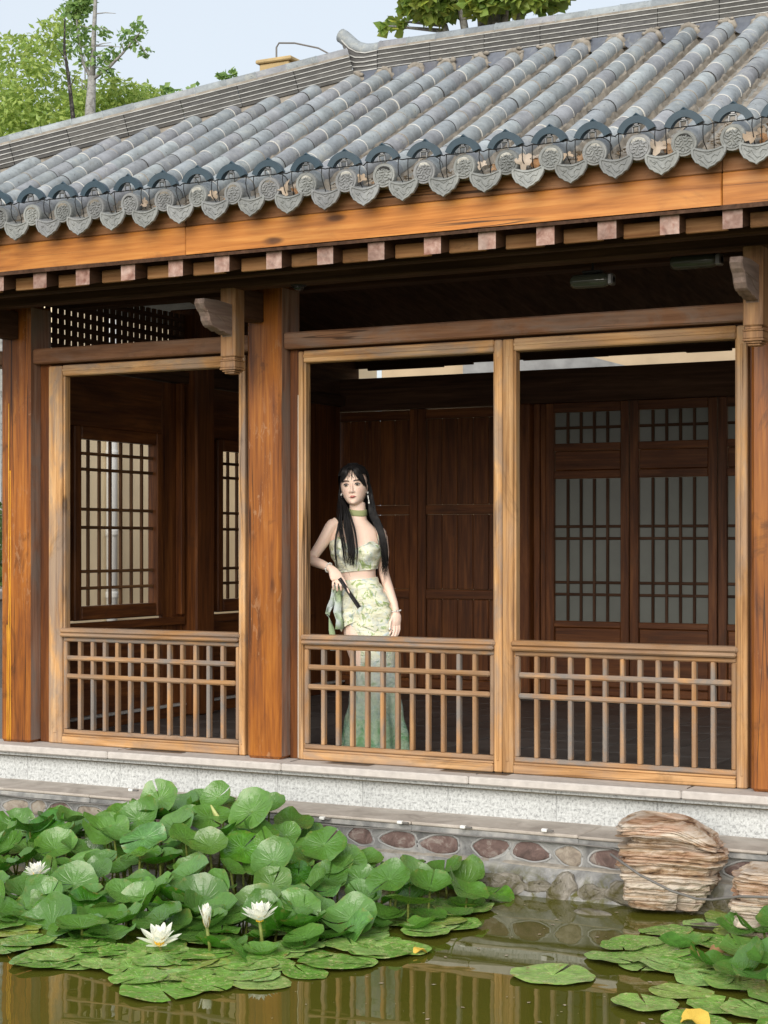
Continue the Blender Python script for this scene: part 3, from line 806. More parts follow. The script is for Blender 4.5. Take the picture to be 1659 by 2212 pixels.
# lamps and camera under the eaves
def lamp_under(x, y, z, L, label):
    lo = empty('ceiling_lamp', (x, y, z)); tag(lo, label, 'lamp', 'glass lamps under the pavilion ceiling')
    b = MB(); b.lathe([(.001, 0), (.03, .002), (.036, .02), (.036, L - .05), (.028, L - .03), (.016, L - .02), (.016, L), (.001, L)], 14, M=Matrix.Rotation(radians(90), 4, 'Y') @ Matrix.Translation((0, 0, -L / 2)))
    t = NT('lamp glass', .12, .5); t.col((.05, .055, .042)); b.build('lamp_glass', t.mat, lo, True)
    b = MB(); b.box(L * .38, L * .5, -.028, .028, -.028, .028, .006); b.build('lamp_cap', M['metal'], lo)
    b = MB(); b.box(-.05, .05, -.02, .02, .036, .05, .003)
    b.tube([(0, 0, .05), (0, 0, rz_at(y) - z + .02)], .006, 6); b.build('lamp_bracket', M['cable'], lo)
lamp_under(1.98, -.18, 2.475, .22, 'unlit clear tube lamp under the dark eaves, left of the other one')
lamp_under(2.50, -.16, 2.535, .25, 'unlit clear tube lamp under the dark eaves beside the carved beam head at right')

p = onY(645, 621, -.30)
o = empty('security_camera', p); tag(o, 'small dark dome camera under the eaves right of the middle column', 'camera')
b = MB(); b.lathe([(.001, .03), (.042, .03), (.045, .012), (.040, .004), (.001, .004)], 16); b.tube([(0, 0, .03), (0, 0, rz_at(-.3) - p.z + .02)], .008, 6); b.build('camera_base', M['cable'], o, True)
b = MB(); b.ell((0, 0, .004), (.032, .032, .026), 14, 8); b.build('camera_dome', M['black'], o, True)
# ------------------------------------------------------------------ tiled roof
PIT = radians(28.15); CP, SP = cos(PIT), sin(PIT); TP = SP / CP
EY, EZ = -1.0, 2.905                      # front end of the barrel tiles
SPX = .2077
def row_x(k): return 1.056 + SPX * k
def row_top(x): return .975 if x > -.02 else 1.0 + .571 * x - .02
def axis(y): return EZ + TP * (y - EY)
roof = empty('roof', (0, 0, 0), 0, pav)
rot_t = (PIT, 0, 0)

# bed under the tiles, back slope and end slope
def slab(b, poly, th=.03):
    n = len(poly); V = list(poly) + [(x, y, z - th) for x, y, z in poly]
    b.add(V, [tuple(range(n)), tuple(range(2 * n - 1, n - 1, -1))] + [(i, i + n, (i + 1) % n + n, (i + 1) % n) for i in range(n)])
def onp(x, y, off=-.05): return (x, y, axis(y) + off)
b = MB(); slab(b, [onp(-3.46, -.94), onp(7, -.94), onp(7, 1.04), onp(.02, 1.04)]); b.build('roof_bed', M['mortar'], roof)
b = MB(); slab(b, [(.02, 1.06, 3.95), (7, 1.06, 3.95), (7, 4.36, 2.74), (-2.3, 4.36, 2.74)]); slab(b, [(.0, 1.05, 3.95), (-3.5, -.96, 2.87), (-2.9, 1.2, 2.95), (-2.32, 4.34, 2.80)])
b.build('back_slope', M['tile'], roof)

# barrel tile: shell with a lime seam at its lower end
TL = .168
def barrel(seam_m, r0=.0485, L=TL):
    b = MB(); n = 12; A0, A1 = radians(-18), radians(198)
    def ring(r, y): return [(r * cos(lerp(A0, A1, i / n)), y, r * sin(lerp(A0, A1, i / n))) for i in range(n + 1)]
    b.loft([ring(r0 - .0002, .0003), ring(r0 + .0007, .001), ring(r0 + .0007, .0040), ring(r0, .0044)], False, False, 1)
    b.loft([ring(r0, .0044), ring(r0 - .0006, L * .6), ring(r0 - .0014, L + .006)], False, False, 0)
    b.loft([ring(r0 - .012, .0005), ring(r0 - .0002, .0003)], False, False, 1)
    me = b.mesh('barrel_tile', [M['tile'], seam_m], True); return me
bt = [barrel(M['seam']), barrel(M['seam']), barrel(M['seam_dark']), barrel(M['mortar'])]
# round end tile with moulded face
b = MB()
b.lathe([(.001, .0), (.036, .0), (.0375, .005), (.0405, .0055), (.0415, .001), (.050, .0015), (.0515, -.004), (.0515, -.016), (.047, -.02), (.001, -.02)], 24, M=Matrix.Rotation(radians(90), 4, 'X'))
r2 = random.Random(4)
for z0, ph, ln in ((.022, 0, .022), (.010, 1.4, .031), (-.002, 2.6, .034), (-.014, .6, .030), (-.025, 2, .019)):
    for part_ in (-1, 1):
        pts = [(part_ * lerp(.003, ln, q / 6), -.002, z0 + .0042 * sin(q * 1.25 + ph + part_)) for q in range(7)]
        b.tube(pts, [.0018, .003, .0033, .003, .0033, .003, .0015], 5)
b.tube([(.0, -.002, .031), (.003, -.002, .01), (-.003, -.002, -.012), (.001, -.002, -.032)], .0022, 5)
b.lathe([(.047, .0), (.047, .05)], 20, M=Matrix.Translation((0, .02, 0)) @ Matrix.Rotation(radians(-90), 4, 'X'))
disc_me = b.mesh('end_disc', M['disc'], False)
# drip tile: pointed, scalloped apron
def drip_outline(s=1.0, n=9):
    right = [(.0, -.082), (.012, -.073), (.030, -.066), (.040, -.056), (.055, -.049), (.063, -.036), (.072, -.022), (.0775, -.004), (.079, .012), (.074, .020), (.052, .009), (.028, .002)]
    pts = right + [(.0, -.001)] + [(-x, z) for x, z in reversed(right[1:])]
    return [(x * s, (z + .03) * s - .03) for x, z in pts]
b = MB(); o1 = drip_outline(1.0); o2 = drip_outline(.86); o3 = drip_outline(.83)
b.loft([[(x, .012, z) for x, z in o1], [(x, .0, z) for x, z in o1], [(x, -.002, z) for x, z in drip_outline(.97)], [(x, -.002, z) for x, z in o2], [(x, .003, z) for x, z in o3]])
for pts in ([(-.055, .002, -.004), (-.04, .002, -.02), (-.02, .002, -.018), (-.012, .002, -.034), (.004, .002, -.052), (.02, .002, -.046)],
            [(.052, .002, -.002), (.042, .002, -.022), (.026, .002, -.018), (.014, .002, -.03), (.016, .002, -.04)],
            [(-.045, .002, -.032), (-.03, .002, -.04), (-.018, .002, -.05), (-.004, .002, -.066)],
            [(.04, .002, -.036), (.03, .002, -.05), (.014, .002, -.06)], [(-.02, .002, -.006), (0, .002, -.016), (.018, .002, -.008)], [(-.035, .002, -.008), (-.028, .002, -.026), (-.038, .002, -.03)]):
    b.tube(pts, [.0012] + [.0030] * (len(pts) - 2) + [.0012], 5)
# the pan it belongs to
n = 8
def pring(y, z0, hw=.075, sag=.020): return [(lerp(-hw, hw, i / n), y, z0 - sag * (1 - (lerp(-1, 1, i / n)) ** 2)) for i in range(n + 1)]
b.loft([pring(-.001, .024), pring(.12, .066)], False, False); b.loft([pring(-.001, .016), pring(-.001, .024)], False, False)
drip_me = b.mesh('drip_tile', M['disc'], False)
# pan tile
b = MB(); n = 6
b.loft([pring(.115, .004), pring(0, .0095), pring(-.0005, .000)], False, False)
pan_me = b.mesh('pan_tile', M['pan'], False)
# slate saddle tile between the rows under the ridge
b = MB()
rings = []
for q, (yy, zz) in enumerate(((.0, .0), (-.012, -.03), (-.022, -.06))):
    rings.append([(lerp(-.088, .088, i / 8) * (1 - .16 * q), yy - .012 * sin(pi * i / 8), zz - .018 * q * sin(pi * i / 8)) for i in range(9)])
b.loft(rings, False, False); b.loft([rings[0], [(x, y + .03, z + .012) for x, y, z in rings[0]]], False, False)
saddle_me = b.mesh('saddle_tile', M['saddle'], True)

rows_main = list(range(-12, 12))
r3 = random.Random(21)
stuff_b = MB(); n_t = 0; n_p = 0
pan_stuff = MB()
def slope_pt(x, s, off=0.0): return Vector((x, EY + s * CP - off * SP, EZ + s * SP + off * CP))
for k in list(range(-21, 25)):
    x = row_x(k); yt = row_top(x)
    if yt < -.85: continue
    jx, jz = r3.uniform(-.006, .006), r3.uniform(-.004, .003)
    smax = (yt - EY) / CP
    shown = k in rows_main
    s = .09 + r3.uniform(-.02, .02)
    # first tile is longer and carries the disc
    if shown:
        o = put('end_disc', disc_me, roof, (x + jx, EY - .022, EZ + jz - .002), (radians(3) + r3.uniform(-.07, .07), r3.uniform(-.5, .5), r3.uniform(-.08, .08)), r3.uniform(1.07, 1.15))
        put('drip_tile', drip_me, roof, (x + SPX / 2 + r3.uniform(-.004, .004), EY - .028 + r3.uniform(-.004, .004), EZ - .052 + r3.uniform(-.004, .004)), (radians(-6) + r3.uniform(-.05, .05), r3.uniform(-.04, .04), r3.uniform(-.05, .05)))
    else:
        for me, p in ((disc_me, (x, EY - .022, EZ)), (drip_me, (x + SPX / 2, EY - .012, EZ - .052))):
            stuff_b.add([v.co[:] for v in me.vertices], [tuple(f.vertices) for f in me.polygons], 0, Matrix.Translation(p))
    s -= TL
    while s < smax - .03:
        L = min(TL, smax - s)
        p = slope_pt(x + jx + r3.uniform(-.0015, .0015), max(s, -.01), jz)
        me = r3.choice(bt)
        if shown and n_t < 297:
            put('barrel_tile', me, roof, p, (PIT + r3.uniform(-.006, .006), r3.uniform(-.03, .03), r3.uniform(-.006, .006)), (1, L / TL if s >= -.01 else (TL + s + .01) / TL, 1)); n_t += 1
        else:
            stuff_b.add([v.co[:] for v in me.vertices], [tuple(f.vertices) for f in me.polygons], 0, Matrix.Translation(p) @ Matrix.Rotation(PIT, 4, 'X') @ Matrix.Diagonal((1, min(1, L / TL), 1, 1)))
        s += TL
    # mortar bed along the row
    b = MB(); rings = []
    ns = max(6, int(smax / .045))
    for i in range(ns + 1):
        q = smax * i / ns * .995
        def wob(a): return r3.uniform(-.007, .008)
        rings.append([tuple(slope_pt(x + jx + sx * (hw + wob(0)), q + .01, off + jz)) for sx, hw, off in ((-1, .055, -.056), (-1, .047, -.018), (-1, .036, .004), (1, .036, .004), (1, .047, -.018), (1, .055, -.056))])
    b.loft(rings)
    if shown: b.build('mortar_bed', M['mortar'], roof)
    else: pan_stuff.add(b.v, b.f, 0)
    # pans in the gutter to the right
    xg = x + SPX / 2; ytg = min(row_top(xg), yt if x < 0 else 9) + .02
    sm = (ytg - EY) / CP; s = .11
    while s < sm - .02:
        if shown and k >= 1 and n_p < 290 and k < 11:
            put('pan_tile', pan_me, roof, slope_pt(xg + r3.uniform(-.004, .004), s, -.040), (PIT + r3.uniform(-.02, .02), r3.uniform(-.03, .03), r3.uniform(-.03, .03))); n_p += 1
        else:
            pan_stuff.add([v.co[:] for v in pan_me.vertices], [tuple(f.vertices) for f in pan_me.polygons], 1, Matrix.Translation(slope_pt(xg, s, -.040)) @ Matrix.Rotation(PIT, 4, 'X'))
        s += .085
    # row head: mortar lump and saddle
    if x > -.02:
        b = MB()
        pts = []; rr_ = []
        for q in range(15):
            a = lerp(-.35, pi + .35, q / 14); R_2 = .047 + r3.uniform(-.004, .006)
            pts.append((cos(a) * R_2, r3.uniform(-.006, .012), sin(a) * R_2 + .002)); rr_.append(r3.uniform(.010, .019))
        b.tube(pts, rr_, 6, flat=(1, 1.2)); b.ell((0, .02, .01), (.05, .03, .045), 10, 6)
        for q in range(5): b.ell((r3.uniform(-.05, .05), r3.uniform(-.005, .02), r3.uniform(.035, .062)), (r3.uniform(.010, .022), .016, r3.uniform(.008, .014)), 7, 4)
        p = slope_pt(x + jx, smax + .005, 0)
        if shown:
            b.build('row_mortar', M['mortar'], roof, True, p, (PIT * .6, 0, 0))
            put('saddle_tile', saddle_me, roof, (xg, .995, axis(.975) + .062), (0, 0, r3.uniform(-.04, .04)))
        else: pan_stuff.add(b.v, b.f, 0, Matrix.Translation(p))
stuff(stuff_b.build('tile_field', [M['tile']], roof, True))
stuff(pan_stuff.build('pan_field', [M['mortar'], M['pan']], roof))

# ------------------------------------------------------------------ ridges
SEG = .35
b = MB(); b.box(.001, SEG - .002, -.05, .05, 0, .0195, .0015); rb_me = b.mesh('ridge_brick', M['ridge'])
b = MB(); b.box(.0005, SEG - .0005, -.055, .055, 0, .0054, .0012); rs_me = b.mesh('ridge_slip', M['strip'])
b = MB(); n = 10
def capring(r, x): return [(x, -r * cos(lerp(-.25, pi + .25, i / n)), r * sin(lerp(-.25, pi + .25, i / n))) for i in range(n + 1)]
b.loft([capring(.0455, 0), capring(.0455, .005), capring(.043, .006), capring(.042, .196)], False, False)
rc_me = b.mesh('ridge_cap', M['tile'], True)
def ridge(name, parent, frame_loc, rot, nseg):
    """rot is an euler for a ridge whose length runs along local +x"""
    R = empty(name, frame_loc, 0, parent); R.rotation_euler = rot
    for i in range(nseg):
        z = 0.0
        for c in range(5):
            j = r3.uniform(-.002, .002)
            put('ridge_brick', rb_me, R, (i * SEG, j, z + .0002)); z += .020
            put('ridge_slip', rs_me, R, (i * SEG, j * .5 + r3.uniform(-.001, .001), z)); z += .007
    zc = .135 + .018
    for i in range(int(nseg * SEG / .19)):
        put('ridge_cap', rc_me, R, (i * .19, 0, zc + r3.uniform(-.002, .002)), (0, 0, r3.uniform(-.008, .008)))
    b = MB(); b.box(0, nseg * SEG, -.04, .04, -.10, .0, .002); b.box(.0, nseg * SEG, -.043, .043, .1352, .150, .002)
    rings = []
    for i in range(nseg * 7 + 1):
        x = i * SEG / 7; rings.append([(x, -.066 + r3.uniform(-.012, .006), -.05), (x, -.054 + r3.uniform(-.006, .004), .004 + r3.uniform(-.008, .01)), (x, 0, .01), (x, .05, -.05)])
    b.loft(rings)
    b.build('ridge_mortar', M['mortar'], R)
    return R
ZB = 4.012
ridge('main_ridge', pav, (.165, 1.045, ZB), (0, 0, 0), 15)
hd = Vector((-1, -.571, -.571 * TP)).normalized()
hy = Vector((0, 0, 1)).cross(hd).normalized(); hzv = hd.cross(hy)
ridge('hip_ridge', pav, (.01, .998, ZB - .030), Matrix((hd, hy, hzv)).transposed().to_euler(), 10)

# upturned ridge end
re_ = empty('ridge_end', (.163, 1.045, ZB), 0, pav)
def sweep(pts, prof):
    rings = []
    for i, (x, z) in enumerate(pts):
        a = pts[max(i - 1, 0)]; c = pts[min(i + 1, len(pts) - 1)]
        t_ = Vector((c[0] - a[0], 0, c[1] - a[1])).normalized(); nn = Vector((-t_.z, 0, t_.x))
        if nn.z < 0: nn = -nn
        rings.append([(x + nn.x * v, u, z + nn.z * v) for u, v in prof])
    return rings
top = [(0.0, .150), (-.05, .147), (-.10, .152), (-.15, .170), (-.19, .196), (-.225, .228), (-.258, .258), (-.275, .268)]
b = MB(); b.loft(sweep(top, [(.046 * cos(a), .043 * sin(a)) for a in [2 * pi * i / 14 for i in range(14)]])); b.build('curled_cap', M['tile'], re_, True)
pr = [(-.001, -.03), (-.145, -.03), (-.160, .02), (-.178, .07), (-.205, .115), (-.236, .180), (-.245, .215), (-.19, .175), (-.15, .150), (-.10, .132), (-.05, .13), (-.001, .132)]
b = MB(); b.loft([[(x, y, z) for x, z in pr] for y in (-.049, .049)]); b.build('end_body', M['ridge'], re_)
for cv in ([(-.001, .128), (-.08, .124), (-.14, .137), (-.19, .167), (-.228, .204), (-.245, .224)], [(-.001, .101), (-.09, .098), (-.15, .106), (-.195, .128), (-.222, .152)],
           [(-.001, .074), (-.09, .071), (-.15, .075), (-.188, .092)], [(-.001, .047), (-.09, .045), (-.172, .050)], [(-.001, .020), (-.09, .019), (-.163, .021)]):
    b = MB(); b.loft(sweep(cv, [(-.056, -.0033), (.056, -.0033), (.056, .0033), (-.056, .0033)])); b.build('curled_slip', M['strip'], re_)
b = MB()
for i in range(90):
    q = r3.random(); x = lerp(-.26, .02, q); zt = lerp(.075, -.02, sstep(0, .45, q))
    z = r3.uniform(-.12, zt)
    b.ell((x, -.02 + r3.uniform(-.035, .03), z), (r3.uniform(.02, .045), .03, r3.uniform(.015, .035)), 8, 5)
b.build('end_mortar', M['mortar'], re_, False)

# ------------------------------------------------------------------ eave lamps, their cable, dry leaves
lamp_me = MB(); n = 14
A0, A1 = radians(19), radians(161)
def arc(r, y): return [(r * cos(lerp(A0, A1, i / n)), y, r * sin(lerp(A0, A1, i / n))) for i in range(n + 1)]
ri, ro = .060, .0915
rings = [[a, b_, c, d] for a, b_, c, d in zip(arc(ro, -.014), arc(ro, .016), arc(ri, .016), arc(ri, -.014))]
lamp_me.loft(rings)
lamp_me.tube([(-.02, .0, ro - .004), (0, .0, ro + .009), (.02, 0, ro - .004)], [.004, .007, .004], 6, flat=(1.4, 1))
lamp_shell = lamp_me.mesh('lamp_shell', M['lamp'])
b = MB(); b.box(-.016, .016, -.012, .004, .043, .050, .002); b.box(-.020, -.012, -.010, .0, .018, .045, .002); b.box(.011, .019, -.010, .0, .018, .045, .002); b.box(-.010, .010, -.008, .004, .050, .0605, .002)
clip_me = b.mesh('lamp_clip', M['metal'])
lamps = []
vis = [k for k in rows_main if -10 <= k <= 11]
for i, k in enumerate(vis):
    o = empty('eave_lamp', (row_x(k) + r3.uniform(-.006, .006), EY - .030, EZ + .042 + r3.uniform(-.004, .004)), r3.uniform(-.06, .06))
    o.rotation_euler[1] = r3.uniform(-.06, .06)
    tag(o, 'dark blue arched lamp over the eave tiles, %s from the left' % ORD[i], 'eave lamp', 'arched lamps along the roof eave')
    put('lamp_shell', lamp_shell, o); put('lamp_clip', clip_me, o)
    lamps.append(o.location.copy())
b = MB(); pts = []
pts.append((-1.6, EY - .03, EZ + .055))
for p in lamps:
    for dx, dz in ((-.085, .024), (-.045, .021), (0, .022), (.045, .021), (.085, .024)): pts.append((p.x + dx, EY - .034, p.z + dz - .002))
    pts.append((p.x + .104, EY - .034, p.z + .016))
b.tube(pts, .0030, 5)
for p in lamps:
    for sx in (-1, 1):
        e = r3.uniform(.07, .105)
        b.tube([(p.x + sx * .083, EY - .03, p.z + .024), (p.x + sx * .082, EY - .034, p.z - .01), (p.x + sx * (.076 + r3.uniform(0, .012)), EY - .02, p.z - e * .6), (p.x + sx * .09, EY - .0, p.z - e)], .0023, 5)
tag(b.build('lamp_cable', M['cable'], smooth=True), 'black cable looping from lamp to lamp along the tiled eave', 'cable')

# dry leaves caught in the gutters behind the drip tiles
def curled_leaf(seed, lobes=5):
    r4 = random.Random(seed); n = 20; V = [(0, 0, 0)]; F = []
    for j, q in enumerate((.5, 1.0)):
        for i in range(n):
            a = 2 * pi * i / n
            r = q * (.62 + .38 * abs(cos(a * lobes / 2)) ** .7)
            V.append((r * cos(a), r * sin(a), .38 * r * r * (sin(a * 2 + seed) + .6 * cos(a * 3 + seed)) + r4.uniform(-.06, .06)))
    for i in range(n):
        F.append((0, 1 + i, 1 + (i + 1) % n)); F.append((1 + i, 1 + n + i, 1 + n + (i + 1) % n, 1 + (i + 1) % n))
    b = MB(); b.add(V, F); return b
leaf_px = [(617, 398), (1148, 352), (1440, 309), (1640, 296), (1010, 378), (800, 388), (1262, 336), (505, 412), (300, 437)]
for i, (x, y) in enumerate(leaf_px):
    p = onY(x, y, EY - .002)
    j = min(range(len(vis)), key=lambda q: abs(row_x(vis[q]) + SPX / 2 - p.x))
    o = empty('dry_leaf_clump', (row_x(vis[j]) + SPX / 2, EY + .0, EZ - .032))
    tag(o, 'curled tan dry leaves in the eave right of the %s arched lamp from left' % ORD[j], 'dry leaves', 'dry leaves caught along the eave')
    for q in range(3 if i < 4 else 2):
        s_ = (.042, .034, .030)[q] * (1 if i < 4 else .62)
        me = curled_leaf(i * 7 + q, 5).mesh('dry_leaf', M['dry'] if q != 1 else M['dry_brown'], True)
        put('dry_leaf', me, o, ((-.022, .026, .0)[q], (-.012, .03, .05)[q], (.032, .022, .05)[q]), (radians(r3.uniform(40, 85)), r3.uniform(-.5, .5), r3.uniform(-.6, .6)), s_)
b = MB()
for k in vis:
    xg = row_x(k) + SPX / 2
    for q in range(34 if k in (5, 8, 10) or k > 8 else 12):
        s = r3.uniform(.02, .45) if k > 7 else r3.uniform(.01, .16)
        p = slope_pt(xg + r3.gauss(0, .022), s, -.036 + r3.uniform(0, .014))
        Mx = Matrix.Translation(p) @ Matrix.Rotation(r3.uniform(0, 6), 4, 'Z') @ Matrix.Rotation(r3.uniform(-.6, .6), 4, 'X')
        l = r3.uniform(.006, .016)
        b.add([(-l, -l * .6, 0), (l, -l * .5, .003), (l * .9, l * .6, 0), (-l * .6, l * .7, .004)], [(0, 1, 2, 3)], 0, Mx)
stuff(b.build('leaf_litter', M['litter']))
# ------------------------------------------------------------------ garden rocks
def rock_mesh(w_, d_, h_, seed, lip=True, na=110):
    """bedded block: thin beds with square broken edges, each bed offset from the next"""
    r5 = random.Random(seed); b = MB(); rings = []; z = 0.0; beds = []
    while z < h_:
        t_ = r5.choice((.009, .014, .020, .028, .040)); beds.append((z, min(z + t_, h_), r5.uniform(-.016, .010), r5.uniform(0, 99))); z += t_
    for z0, z1, o0, sd in beds:
        for z, inset in ((z0, .009), (lerp(z0, z1, .12), .001), (lerp(z0, z1, .37), .0), (lerp(z0, z1, .63), .002), (lerp(z0, z1, .88), .002), (z1 - .0006, .011)):
            zr = z / h_; ring = []
            for i in range(na):
                a = 2 * pi * i / na; c, s_ = cos(a), sin(a); p = 8.0
                r = (abs(c) ** p + abs(s_) ** p) ** (-1 / p)
                x = w_ * r * c; y = d_ * r * s_
                o_ = o0 - inset + .030 * mnoise.noise(Vector((x * 6, y * 6, sd))) + .016 * mnoise.noise(Vector((x * 19, y * 19, sd))) + .03 * mnoise.noise(Vector((x * 2.2 + seed, y * 2.2, z * 3)))
                o_ += .013 * mnoise.noise(Vector((x * 26, y * 26, z * 34 + seed))) + .006 * mnoise.noise(Vector((x * 60, y * 60, z * 90)))
                if lip:
                    if c > .3: o_ += .045 * math.exp(-((zr - .60) / .14) ** 2) * sstep(.3, .9, c) - .03 * sstep(.35, .1, zr)
                    if zr > .82: o_ += .018 - .10 * max(0, (zr - .90) / .10) ** 2
                    elif zr > .70: o_ -= .050
                elif zr > .85: o_ -= .06 * ((zr - .85) / .15) ** 2
                o_ -= .03 * max(0, 1 - zr / .12)
                x += c * o_; y += s_ * o_
                zz = z + .006 * mnoise.noise(Vector((x * 5, y * 5, seed))) - .02 * x
                if lip: zz -= h_ * .17 * sstep(.1, 1.2, x / w_) * sstep(.62, .9, zr) + .01 * sstep(-.6, -1.1, x / w_)
                ring.append((x, y, zz))
            rings.append(ring)
    b.loft(rings); return b
c0 = onZ(1456, 1955, WZ)
o = rock_mesh(.205, .17, .41, 5).build('garden_rock', M['rock'], loc=(2.497, -.58, WZ + .022)); o.rotation_euler = (0, 0, radians(14))
tag(o, 'large layered ochre rock standing against the pond wall with a flat overhanging top', 'rock', 'layered rocks by the pond wall')
o = rock_mesh(.26, .20, .30, 11, False).build('garden_rock', M['rock'], loc=(3.135, -.76, WZ - .03)); o.rotation_euler = (0, 0, radians(10))
tag(o, 'low dark-bottomed layered rock at the right edge of the pond wall', 'rock', 'layered rocks by the pond wall')
def pebble(x, y, rx, ry, rz, seed, m, label, name='wet_stone'):
    b = MB(); b.ell((0, 0, 0), (rx, ry, rz), 16, 9)
    b.v = [tuple(Vector(p) * (1 + .22 * mnoise.noise(Vector(p) * 9 + Vector((seed, 0, 0))))) for p in b.v]
    tag(b.build(name, m, None, True, (x, y, WZ - rz * .35)), label, 'stone')
p = onZ(1290, 1930, WZ); pebble(2.22, -.80, .10, .05, .035, 1, M['boulder'], 'wet mossy stone just breaking the water at the left foot of the big rock')
pebble(2.76, -.84, .13, .05, .03, 2, M['boulder'], 'flat muddy stone at the waterline between the two layered rocks')
b = MB()
b.tube([(2.30, -.80, -.215), (2.45, -.832, -.29), (2.60, -.845, -.345), (2.72, -.865, -.365), (2.80, -.90, -.355), (2.95, -.99, -.31), (3.3, -1.08, -.27)], .0058, 7)
tag(b.build('rock_cable', M['cable_grey'], smooth=True), 'slack dark cable drooping across the front of the layered rocks', 'cable')
b = MB()
gp = onZ(1527, 1956, WZ)
for i in range(6):
    a = i * 1.1; b.tube([(gp.x, gp.y, WZ - .01), (gp.x + .012 * cos(a), gp.y + .012 * sin(a), WZ + .03), (gp.x + .035 * cos(a), gp.y + .03 * sin(a), WZ + .05 + .01 * (i % 3))], [.003, .0035, .0008], 5, flat=(1.6, .5))
tag(b.build('grass_tuft', M['bamboo']), 'small bright grass tuft sprouting from the water below the rock', 'grass')

# ------------------------------------------------------------------ water lilies
def leaf_mesh(seed, cup, wave, curl, notch=.07):
    r4 = random.Random(seed); n = 34; V = [(0, 0, -.02)]; F = []
    ph = [r4.uniform(0, 6.28) for _ in range(4)]; R = (.22, .5, .76, .93, 1.0)
    k1, k2 = r4.choice((3, 4)), r4.choice((5, 6, 7)); th0 = r4.uniform(0, 6.28)
    for q in R:
        for i in range(n):
            a = lerp(notch * (1.25 - .5 * q), 2 * pi - notch * (1.25 - .5 * q), i / (n - 1))
            rr = q * (1 + .035 * sin(3 * a + ph[2]) * q + .02 * sin(9 * a + ph[3]) * q)
            z = cup * rr ** 2.2 + wave * rr ** 3 * sin(k1 * a + ph[0]) + wave * .55 * rr ** 5 * sin(k2 * a + ph[1])
            z += curl * max(0, cos(a - th0)) ** 2 * rr ** 3
            if q == 1.0: z -= .012
            V.append((rr * cos(a), rr * sin(a), z))
    for i in range(n - 1): F.append((0, 1 + i, 2 + i))
    for j in range(len(R) - 1):
        for i in range(n - 1):
            p = 1 + j * n + i; F.append((p, p + n, p + n + 1, p + 1))
    b = MB(); b.add(V, F); return b
lily_me = []
r4 = random.Random(5)
for s in range(14):
    b = leaf_mesh(s, r4.uniform(.04, .34), r4.uniform(.03, .11), r4.choice((0, .2, .4, .65, -.2)))
    lily_me.append(b.mesh('lily_leaf', M['lily'], True))
pad_me = []
for s in range(6):
    pad_me.append(leaf_mesh(50 + s, .035, .02, r4.choice((0, .06, .12))).mesh('lily_pad', M['pad'], True))
b = MB(); b.tube([(0, 0, 0), (.0, 0, 1)], .0055, 6); stalk_me = b.mesh('stalk', M['stem'], True)

FLOW = [onZ(345, 2042, WZ + .035), onZ(447, 2003, WZ + .115), onZ(561, 1990, WZ + .12), onZ(80, 1892, WZ + .16)]
def hides_flower(p, rad, flat_):
    for f in FLOW:
        d = Vector((p[0] - f.x, p[1] - f.y)); t_ = -(d.x * -SA + d.y * CA); side = d.x * CA + d.y * SA
        if abs(side) < rad + .05 and -.06 < t_ < .5 and (p[2] > f.z - .06 - t_ * .12) and not flat_: return True
    return False
def clump(name, label, spots):
    spots = [q for q in spots if not hides_flower(q[0], q[2], q[3])]
    root = empty(name, spots[0][0]); root.location = (0, 0, 0); tag(root, label, 'water lily', 'water lily clumps in the pond')
    for (p, nrm, rad, flat_) in spots:
        me = (pad_me if flat_ else lily_me)[r4.randrange(6 if flat_ else 14)]
        q = Vector(nrm).normalized().to_track_quat('Z', 'Y').to_matrix() @ Matrix.Rotation(r4.uniform(0, 6.28), 3, 'Z')
        o = put('lily_leaf' if not flat_ else 'lily_pad', me, root, p, q.to_euler(), (rad, rad * r4.uniform(.86, 1), rad))
        if not flat_:
            h = p[2] - (WZ - .12)
            st = bpy.data.objects.new('stalk', stalk_me); COL.objects.link(st); st.parent = root
            lean = Vector((r4.uniform(-.2, .2), r4.uniform(-.2, .2), 1)).normalized()
            st.location = Vector(p) - lean * h / lean.z - Vector(nrm).normalized() * .004; st.rotation_euler = lean.to_track_quat('Z', 'Y').to_euler(); st.scale = (1, 1, h / lean.z)
    return root

